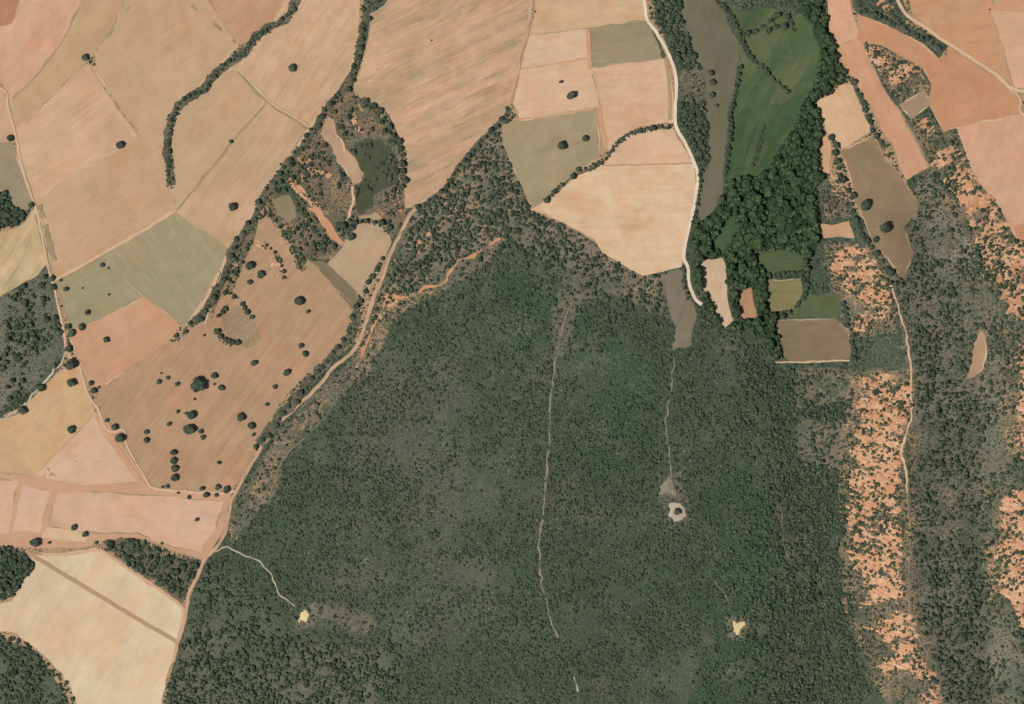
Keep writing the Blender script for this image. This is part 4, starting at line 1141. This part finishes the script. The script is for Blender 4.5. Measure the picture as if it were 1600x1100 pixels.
# ---- hedges and tree lines: every tree along the line from its named end
HEDGES = [
 ([(470, 0), (455, 18), (420, 44), (402, 56), (386, 78), (362, 96), (345, 108), (330, 122), (320, 138), (300, 150), (280, 166), (268, 186), (262, 212), (262, 240), (265, 265), (268, 290)], 8.0, 4.4, (2.6, 5.2), 'oak, %s from the top end of the curving hedge in the tan fields', 'oaks of the curving hedge'),
 ([(574, 2), (570, 22), (575, 30), (566, 42), (562, 70), (556, 100), (545, 130), (532, 148), (518, 158), (505, 176), (492, 198), (470, 230), (448, 254), (428, 284), (410, 312), (396, 342), (376, 372), (360, 395), (352, 425), (332, 468), (316, 490), (296, 508), (270, 530)], 12.5, 4.5, (3.0, 6.4), 'oak, %s from the top end of the hedge along the gully', 'oaks of the gully hedge'),
 ([(1048, 198), (1035, 199), (1018, 200), (1006, 203), (985, 208), (965, 224), (952, 240), (944, 250), (922, 264), (905, 262), (897, 275), (875, 292), (850, 316)], 15.0, 1.5, (3.0, 6.5), 'bush, %s from the white road in the hedge below the pink field', 'bushes of the hedge below the pink field'),
 ([(1326, 0), (1344, 14), (1362, 20), (1380, 28), (1402, 38), (1424, 50), (1444, 60), (1458, 70), (1472, 82)], 8.0, 3.6, (4.0, 6.6), 'oak, %s from the top end of the hedge below the pale track', 'oaks of the hedge below the pale track'),
 ([(1304, 120), (1316, 122), (1330, 124), (1337, 138), (1343, 150), (1349, 164), (1354, 178), (1362, 197), (1369, 213), (1383, 227)], 10.5, 1.4, (3.4, 7.4), 'tree, %s from the top in the curved hedge by the peach field', 'trees of the hedge by the peach field'),
 ([(795, 168), (789, 182), (770, 202), (750, 222), (736, 236), (720, 256), (712, 270), (690, 300), (668, 316), (650, 326)], 11.0, 2.5, (3.4, 6.0), 'bush, %s from the top beside the upper stretch of the red track', 'bushes by the upper red track'),
 ([(612, 300), (628, 290), (632, 260), (628, 236), (620, 216), (608, 198), (598, 182), (582, 164), (566, 154)], 12.0, 3.0, (3.4, 7.0), 'oak, %s from below on the rim of the vast tan field', 'oaks on the rim of the vast field'),
 ([(1297, 213), (1305, 228), (1308, 250), (1312, 270), (1322, 288), (1330, 304), (1330, 326), (1342, 352), (1350, 372), (1364, 396), (1378, 408), (1384, 424), (1398, 436)], 12.5, 2.6, (4.0, 8.0), 'tree, %s from the top along the left side of the fallow tongue', 'trees along the fallow tongue'),
 ([(598, 402), (592, 418), (578, 440), (570, 452), (556, 488), (545, 512), (540, 530), (514, 560), (490, 590), (476, 606), (462, 626), (440, 648), (430, 664), (405, 694), (398, 700)], 13.0, 2.6, (3.2, 6.6), 'bush, %s from the top between brown field and red track', 'bushes between brown field and red track'),
 ([(404, 340), (416, 332), (428, 344), (440, 362), (452, 380), (462, 400), (470, 424)], 10.0, 2.4, (2.2, 3.6), 'shrub, %s from the top on the bank beside the soil finger', 'shrubs on the bank by the soil finger'),
 ([(412, 382), (424, 390), (434, 402), (440, 418), (445, 434)], 7.5, 1.6, (2.4, 4.4), 'bush, %s from the top on the curved bank in the brown field head', 'bushes on the curved bank'),
 ([(470, 325), (482, 340), (488, 352), (500, 370), (516, 380), (524, 388)], 9.0, 2.0, (3.0, 6.0), 'dark bush, %s from the top in the strip beside the reddish finger', 'bushes beside the reddish finger'),
 ([(525, 350), (540, 356), (546, 372), (556, 346), (596, 350), (606, 362), (610, 345)], 11.0, 2.0, (4.0, 7.5), 'dark oak, %s along the row crossing the greyish tan field head', 'oaks at the greyish tan field head'),
 ([(338, 516), (346, 528), (358, 535), (373, 534)], 8.0, 2.0, (4.0, 6.0), 'oak, %s from the left in the long clump below the stubble hollow', 'oaks below the stubble hollow'),
 ([(348, 453), (358, 459), (371, 465)], 8.0, 1.5, (3.6, 5.2), 'oak, %s from the left in the clump above the stubble hollow', 'oaks above the stubble hollow'),
 ([(376, 474), (385, 484), (395, 496)], 8.0, 1.5, (3.6, 5.2), 'oak, %s from the top in the clump right of the stubble hollow', 'oaks right of the stubble hollow'),
 ([(354, 480), (342, 494)], 8.0, 1.5, (3.6, 5.0), 'oak, %s from the top in the clump left of the stubble hollow', 'oaks left of the stubble hollow'),
 ([(1120, 2), (1134, 14), (1146, 28), (1154, 44), (1160, 62), (1166, 80), (1178, 94), (1192, 106), (1206, 120), (1222, 134), (1238, 146)], 8.5, 2.2, (2.6, 5.4), 'tree, %s from the top in the line crossing into the green meadow', 'trees of the line into the meadow'),
 ([(1157, 102), (1155, 114), (1153, 126), (1150, 138), (1147, 150), (1142, 178), (1142, 194), (1140, 218), (1138, 236), (1136, 256), (1134, 274)], 8.5, 1.4, (3.4, 5.8), 'tree, %s from the top along the west side of the green meadow', 'trees west of the green meadow'),
 ([(1194, 198), (1188, 222), (1182, 244), (1176, 262)], 9.0, 1.0, (1.6, 3.0), 'little bush, %s from the top in the sparse row inside the meadow', 'bushes in the sparse meadow row'),
 ([(1200, 48), (1218, 38), (1240, 46), (1222, 20), (1180, 50), (1165, 50)], 13.0, 2.0, (3.0, 6.0), 'tree, %s along the loose row at the top of the green meadow', 'trees at the top of the meadow'),
 ([(1092, 270), (1094, 290), (1090, 316), (1086, 330), (1082, 350), (1080, 370)], 9.0, 1.5, (2.6, 4.6), 'bush, %s from the top along the east verge of the white road', 'bushes by the white road'),
 ([(1066, 420), (1070, 432), (1068, 448), (1072, 460), (1074, 474)], 8.0, 1.2, (2.8, 4.4), 'bush, %s from the top beside the end of the white road', 'bushes at the white road end'),
 ([(1200, 430), (1225, 428), (1255, 426), (1262, 436), (1258, 458), (1246, 478)], 7.5, 1.2, (3.4, 5.4), 'dark tree, %s along the hedge of the olive square', 'trees of the olive square hedge'),
 ([(1318, 470), (1322, 490), (1326, 510), (1332, 530), (1334, 552), (1330, 566)], 8.5, 2.0, (4.0, 6.0), 'dark tree, %s from the top right of the brown ploughed rectangle', 'trees by the ploughed rectangle'),
]
hedge_area = np.zeros((RH, RW), bool)
n_oak = len(FREE)
placed = [(a, b, c) for a, b, c, _ in FREE]
for pts, stp, lat, (ra, rb), lb, grp in HEDGES:
    q = [push(p) if p[1] <= 0 else p for p in pts]
    line = smooth_line(q, 1.0)
    hedge_area |= line_mask([tuple(p) for p in line[::4]], max(3.0, lat + 2.4))
    tn = np.gradient(line, axis=0); tn /= np.linalg.norm(tn, axis=1)[:, None] + 1e-9
    s = random.uniform(1, 4); k = 0
    cum = np.concatenate([[0], np.cumsum(np.hypot(*np.diff(line, axis=0).T))])
    while s < cum[-1]:
        j = int(np.searchsorted(cum, s)); j = min(j, len(line) - 1)
        off = random.uniform(-lat, lat)
        x = line[j][0] - tn[j][1] * off; y = line[j][1] + tn[j][0] * off
        r = random.uniform(ra, rb)
        s += stp * random.uniform(.75, 1.3) * (r / ((ra + rb) / 2)) ** .5
        if y < -6: continue
        k += 1
        make_tree('hedge_tree', x, y, r, OAKS, lb % ordinal(k), 'tree' if 'oak' in lb or 'tree' in lb else 'shrub', grp, squash=random.uniform(.8, 1.1))
        placed.append((x, y, r)); n_oak += 1
print('free and hedge trees', n_oak)


# ------------------------------------------------------------------ masses of shrubs and trees
thin = np.zeros((RH, RW), bool)
for z in THIN: thin[poly_mask([push(p) for p in z])] = True


def grid_points(poly_mask_, spacing, seed, keep=1.0, noise=None):
    r = np.random.default_rng(seed)
    gx, gy = np.meshgrid(np.arange(-PAD + 2, W + PAD - 2, spacing), np.arange(-PAD + 2, H + PAD - 2, spacing * .87))
    gx = gx + (np.arange(gx.shape[0]) % 2)[:, None] * spacing / 2
    gx = gx + r.uniform(-.46, .46, gx.shape) * spacing; gy = gy + r.uniform(-.46, .46, gy.shape) * spacing
    gx = gx.ravel(); gy = gy.ravel()
    ii = np.clip((gx + PAD).astype(int), 0, RW - 1); jj = np.clip((gy + PAD).astype(int), 0, RH - 1)
    ok = poly_mask_[jj, ii]
    p = np.full(len(gx), keep)
    if noise is not None:
        p = p * noise(gx, gy)
    p = p * np.where(thin[jj, ii], .45, 1.0)
    ok &= r.random(len(gx)) < p
    return gx[ok], gy[ok]


def clear_of(x, y, r, mask, f=0.75):
    """True where a crown of radius r keeps off the masked ground"""
    bad = np.zeros(len(x), bool)
    for dx, dy in ((0, 0), (f, 0), (-f, 0), (0, f), (0, -f), (.7 * f, .7 * f), (-.7 * f, .7 * f), (.7 * f, -.7 * f), (-.7 * f, -.7 * f)):
        ii = np.clip((x + dx * r + PAD).astype(int), 0, RW - 1); jj = np.clip((y + dy * r + PAD).astype(int), 0, RH - 1)
        bad |= mask[jj, ii]
    return ~bad


PROTO = {}


def protos(key, mat, n, leaves, leaf, lobes, flat, cz, core=0.72, spread=.45):
    c = bpy.data.collections.new('shapes_' + key)
    for k in range(n):
        m = crown_mesh('bush', hash(key) % 1000 * 0 + sum(map(ord, key)) + k, mat, leaves, leaf, lobes, flat, cz, core, spread)
        o = bpy.data.objects.new('bush_shape', m)
        c.objects.link(o)
    PROTO[key] = c


protos('scrub', M_SCRUB, 6, 46, .24, 4, .75, .45)
protos('heath', M_HEATH, 6, 40, .26, 3, .6, .35)
protos('wood', M_DARK, 6, 110, .17, 5, .7, .7, spread=.6)
protos('river', M_RIVER, 6, 150, .15, 6, .9, 1.15, spread=.62)


def scatter(name, label, cat, key, x, y, r, flatten=1.0):
    w = world_pts(x, y, -0.05)
    m = bpy.data.meshes.new(name)
    m.from_pydata(w.tolist(), [], [])
    a = m.attributes.new('size', 'FLOAT', 'POINT'); a.data.foreach_set('value', (r * S).astype(np.float32))
    rg = np.random.default_rng(len(x))
    a = m.attributes.new('turn', 'FLOAT', 'POINT'); a.data.foreach_set('value', rg.uniform(0, 6.28, len(x)).astype(np.float32))
    a = m.attributes.new('which', 'INT', 'POINT'); a.data.foreach_set('value', rg.integers(0, 6, len(x)).astype(np.int32))
    o = link(name, m)
    ng = bpy.data.node_groups.new('spread_' + name, 'GeometryNodeTree')
    ng.interface.new_socket('Geometry', in_out='INPUT', socket_type='NodeSocketGeometry')
    ng.interface.new_socket('Geometry', in_out='OUTPUT', socket_type='NodeSocketGeometry')
    gi = ng.nodes.new('NodeGroupInput'); go = ng.nodes.new('NodeGroupOutput')
    ci = ng.nodes.new('GeometryNodeCollectionInfo')
    ci.inputs['Collection'].default_value = PROTO[key]
    ci.inputs['Separate Children'].default_value = True
    ci.inputs['Reset Children'].default_value = True
    ip = ng.nodes.new('GeometryNodeInstanceOnPoints')

    def named(nm, dt):
        nd = ng.nodes.new('GeometryNodeInputNamedAttribute'); nd.data_type = dt
        nd.inputs['Name'].default_value = nm
        return nd.outputs['Attribute']
    cx = ng.nodes.new('ShaderNodeCombineXYZ')
    ng.links.new(named('turn', 'FLOAT'), cx.inputs['Z'])
    ng.links.new(gi.outputs[0], ip.inputs['Points'])
    ng.links.new(ci.outputs[0], ip.inputs['Instance'])
    ip.inputs['Pick Instance'].default_value = True
    ng.links.new(named('which', 'INT'), ip.inputs['Instance Index'])
    ng.links.new(cx.outputs[0], ip.inputs['Rotation'])
    ng.links.new(named('size', 'FLOAT'), ip.inputs['Scale'])
    ng.links.new(ip.outputs[0], go.inputs[0])
    md = o.modifiers.new('spread', 'NODES'); md.node_group = ng
    tag(o, label, cat, kind='stuff')
    return o


zone = np.zeros((RH, RW), np.int8)           # 0 = the wide scrub
zx, zy = np.meshgrid(np.arange(RW) - PAD + .5, np.arange(RH) - PAD + .5)
zwx = zx + 110 * (fbm(zx / 70, zy / 70, 301, 3) - .5) + RNG.normal(0, 26, zx.shape) * (zx < 1330)
zwy = zy + 90 * (fbm(zx / 70 + 31, zy / 70, 302, 3) - .5) + RNG.normal(0, 14, zx.shape)
names = ['scrub', 'right_slopes', 'dense_slope', 'upper_corner', 'lower_corner', 'west_scrub', 'southwest_wood', 'gully', 'river_wood', 'river_wood_b', 'road_wood', 'road_wood_b', 'west_grove', 'corner_grove', 'field_copse']
for k, nm in enumerate(names):
    if k in (1, 2, 3, 4):
        zone[inside(zwx, zwy, [push(p) for p in ZN[nm]])] = k
    elif k:
        zone[poly_mask([push(p) for p in ZN[nm]])] = k
open_ground = ~blocked
hedge_free = open_ground & ~hedge_area
TOTAL = 0


def lumps(sc, lo, hi, seed):
    return lambda x, y: np.clip((fbm(x / sc, y / sc, seed, 4) - lo) / (hi - lo), 0.06, 1)


LARGE_OAK = []     # candidates that get built one by one: (r, x, y, zone)
RIVER_TREES = []


def mass(znames, name, label, cat, key, spacing, ra, rb, seed, keep=1.0, noise=None, mask=None, pick=None, power=1.6, f=.75):
    global TOTAL
    m = np.zeros((RH, RW), bool)
    for z in znames: m |= zone == names.index(z)
    m &= hedge_free
    if mask is not None: m &= mask
    x, y = grid_points(m, spacing, seed, keep, noise)
    rg = np.random.default_rng(seed + 5)
    r = ra + (rb - ra) * rg.random(len(x)) ** power
    ok = clear_of(x, y, r, blocked, f)
    x, y, r = x[ok], y[ok], r[ok]
    pl = np.array(placed)
    if len(pl):
        near = np.zeros(len(x), bool)
        for px_, py_, pr in pl:
            near |= np.hypot(x - px_, y - py_) < (pr * .8)
        x, y, r = x[~near], y[~near], r[~near]
    if pick is not None:
        lst, n = pick
        vis = (x > 4) & (x < W - 4) & (y > 4) & (y < H - 4)
        order = np.argsort(-(r * vis))[:n]
        sel = np.zeros(len(x), bool); sel[order] = True
        for a, b, c in zip(x[sel], y[sel], r[sel]): lst.append((c, a, b, znames[0]))
        x, y, r = x[~sel], y[~sel], r[~sel]
    TOTAL += len(x)
    if len(x):
        scatter(name, label, cat, key, x, y, r)


soft = ~bare_mask
mass(['scrub'], 'scrubland', 'low grey green scrub covering the wide central hill', 'scrub', 'scrub', 3.7, .9, 3.5, 1, .95, lambda x, y: lumps(70, .22, .52, 3)(x, y) * lumps(14, .18, .48, 61)(x, y) ** .6, mask=soft, power=2.4)
mass(['scrub'], 'heathland', 'fine pale heath between the taller shrubs of the central hill', 'heath', 'heath', 2.8, .7, 1.6, 2, .8, lumps(36, .28, .6, 9), mask=soft)
mass(['upper_corner'], 'oak_scrub', 'oak scrub in the wedge along the red track', 'scrub', 'wood', 5.4, 2.0, 4.6, 3, .86, lumps(30, .22, .5, 13), mask=soft, pick=(LARGE_OAK, 60))
mass(['right_slopes'], 'slope_scrub', 'dark bushes scattered over the grey slopes on the right', 'scrub', 'wood', 6.2, 1.8, 4.6, 4, .8, lumps(40, .30, .58, 17), mask=soft, pick=(LARGE_OAK, 110))
mass(['right_slopes'], 'slope_heath', 'fine low shrubs between the bushes of the grey slopes', 'heath', 'scrub', 3.6, .9, 1.9, 5, .55, None, mask=soft)
mass(['dense_slope'], 'slope_wood', 'dense dark green wood on the slope left of the red clay', 'woodland', 'wood', 4.2, 1.4, 4.2, 6, .93, lumps(40, .12, .45, 29), mask=soft, pick=(LARGE_OAK, 45))
mass(['lower_corner'], 'corner_wood', 'dense oak scrub below the lower left footpath', 'woodland', 'wood', 4.8, 1.2, 4.6, 7, .88, lumps(24, .24, .52, 23), pick=(LARGE_OAK, 30))
mass(['west_scrub'], 'west_scrub', 'grey scrub with dark clumps at the left edge', 'scrub', 'wood', 6.2, 1.6, 6.0, 8, .75, lumps(30, .38, .60, 27), pick=(LARGE_OAK, 25))
mass(['west_scrub'], 'west_heath', 'fine low heath between the clumps at the left edge', 'heath', 'scrub', 3.8, .9, 1.7, 9, .5, None)
mass(['southwest_wood'], 'lower_left_wood', 'dark green wood in the lower left corner', 'woodland', 'wood', 5.0, 1.6, 4.4, 10, .85, lumps(26, .25, .5, 51), pick=(LARGE_OAK, 10))
mass(['gully'], 'gully_scrub', 'broken scrub in the red gully between the tan fields', 'scrub', 'wood', 6.4, 1.8, 4.8, 11, .7, lumps(26, .34, .6, 31), mask=soft, pick=(LARGE_OAK, 20))
mass(['gully'], 'gully_heath', 'fine low shrubs in the red gully', 'heath', 'scrub', 3.4, .8, 1.6, 12, .6, None)
mass(['river_wood', 'river_wood_b'], 'riverside_wood', 'dense green wood filling the valley bottom', 'woodland', 'river', 5.0, 1.8, 7.0, 13, 1.0, None, pick=(RIVER_TREES, 190), f=.6)
mass(['road_wood', 'road_wood_b'], 'roadside_wood', 'dark wood between the white road and the grass strip', 'woodland', 'wood', 5.6, 2.8, 5.6, 14, .95, None, pick=(RIVER_TREES, 60), f=.6)
mass(['west_grove', 'corner_grove'], 'grove', 'dark groves cut by the left edge of the photo', 'woodland', 'wood', 5.6, 3.0, 6.0, 15, 1.0, None, pick=(RIVER_TREES, 45), f=.6)
mass(['field_copse'], 'copse_undergrowth', 'undergrowth in the copse above the big cream field', 'scrub', 'wood', 6.2, 2.4, 6.4, 16, .75, None, pick=(LARGE_OAK, 30), f=.6)
# sparse shrubs in the runnels of the clay
x, y = grid_points(bare_mask & open_ground, 3.1, 77, .95, lambda x, y: np.clip((fbm((x * .98 + y * .2) / 26, (y * .98 - x * .2) / 7, 41, 4) - .40) / .16, 0.04, 1))
r = 0.6 + 3.0 * np.random.default_rng(5).random(len(x)) ** 2.4
scatter('clay_shrubs', 'small dark shrubs dotted over the bare red clay', 'scrub', 'wood', x, y, r)
TOTAL += len(x)
# brushwood in the hedges
hm = hedge_area & ~roads
x, y = grid_points(hm, 3.2, 78, .9, lumps(12, .3, .6, 71))
r = np.random.default_rng(6).uniform(1.2, 2.6, len(x))
ok = clear_of(x, y, r, roads, .5)
scatter('hedge_brushwood', 'brushwood between the hedge trees', 'brushwood', 'scrub', x[ok], y[ok], r[ok])
TOTAL += int(ok.sum())
# tufts on the stubble hollow
x, y = grid_points(poly_mask(ZN['stubble']), 2.6, 79, .7)
scatter('stubble_tufts', 'fine grey tufts dotting the stubble hollow', 'tufts', 'heath', x, y, np.random.default_rng(8).uniform(.5, 1.0, len(x)))
TOTAL += len(x)

# ---- the largest trees of the masses, one by one
AREAS = {
 'right_slopes': [((1440, 300), 'dark oak on the grey slope beside the fallow tongue'), ((1500, 430), 'dark oak on the slope below the ribbed bank'),
                  ((1460, 560), 'dark oak right of the sandy ridge path'), ((1560, 560), 'dark oak around the pale clearing on the slope'),
                  ((1460, 740), 'dark oak on the grey slope across from the clay'), ((1550, 740), 'dark oak in the right hand ravine halfway down'),
                  ((1480, 900), 'dark oak between the lower ridge path and the ravine'), ((1560, 950), 'dark oak in the ravine beside the lower clay'),
                  ((1520, 1060), 'dark oak in the lower right slope corner')],
 'dense_slope': [((1270, 640), 'tall bush of the dense slope under the ploughed rectangle'), ((1260, 850), 'tall bush on the slope left of the clay'), ((1290, 1040), 'tall bush of the dense slope at the bottom')],
 'upper_corner': [((760, 240), 'oak of the scrub wedge at the upper red track'), ((680, 380), 'oak of the scrub wedge beside the orange rill'), ((870, 380), 'oak on the scrub edge under the orange field'), ((1000, 450), 'oak on the scrub edge beside the grass tongue'), ((570, 510), 'oak between red track and orange rill')],
 'lower_corner': [((320, 920), 'oak at the red track beside the cream field'), ((350, 1050), 'oak in dense scrub right of the cream field'), ((520, 1050), 'oak in dense scrub below the cream sand spot')],
 'west_scrub': [((60, 470), 'dark oak at the upper end of the west scrub'), ((30, 600), 'dark oak in the lower west scrub')],
 'southwest_wood': [((60, 1060), 'dark tree of the lower left corner wood')],
 'gully': [((560, 190), 'bush in the gully under the vast tan field'), ((450, 300), 'bush in the red middle gully'), ((600, 340), 'bush at the gully mouth by the red track')],
 'field_copse': [((190, 855), 'oak at the dense upper end of the copse'), ((240, 890), 'oak in the open middle of the copse'), ((295, 900), 'oak at the lower end of the copse')],
 'river_wood': [((1290, 50), 'riverside tree beside the pink strip at the top'), ((1285, 120), 'riverside tree at the bend above the peach field'), ((1265, 220), 'riverside tree between green meadow and peach field'),
                ((1250, 330), 'riverside tree in the broad dark valley wood'), ((1170, 320), 'riverside tree below the green meadow'), ((1105, 380), 'riverside tree between white road and bright clearing'),
                ((1100, 460), 'riverside tree left of the long pocket field'), ((1160, 430), 'riverside tree between the two pocket fields'), ((1200, 520), 'riverside tree left of the brown ploughed rectangle')],
 'road_wood': [((1040, 30), 'tree of the upper road wood near the top edge'), ((1070, 80), 'tree at the broad end of the upper road wood'), ((1085, 210), 'tree of the lower wood beside the white road')],
 'west_grove': [((10, 335), 'dark tree of the grove beside the yellow stubble field'), ((15, 880), 'dark tree of the grove beside the big cream field')],
}


def area_label(zn, x, y):
    return min(AREAS[zn], key=lambda a: (a[0][0] - x) ** 2 + (a[0][1] - y) ** 2)[1]


def one_by_one(lst, name_of, crowns_of, grow):
    groups = {}
    for r, x, y, zn in lst:
        groups.setdefault((zn, area_label(zn, x, y)), []).append((y, x, r))
    for (zn, lb), mem in groups.items():
        for k, (y, x, r) in enumerate(sorted(mem)):
            full = lb + (', %s large crown from the top' % ordinal(k + 1) if len(mem) > 1 else '')
            assert len(full.split()) <= 16, full
            make_tree(name_of(zn), x, y, r * grow, crowns_of(zn), full, 'tree', lb, squash=random.uniform(.78, 1.1))


one_by_one(LARGE_OAK, lambda z: 'scrub_oak', lambda z: SCRUBS, 1.08)
one_by_one(RIVER_TREES, lambda z: 'riverside_tree' if z == 'river_wood' else 'grove_tree', lambda z: RIVERS if z == 'river_wood' else OAKS, 1.05)
print('scattered', TOTAL, 'large oaks', len(LARGE_OAK), 'river', len(RIVER_TREES))
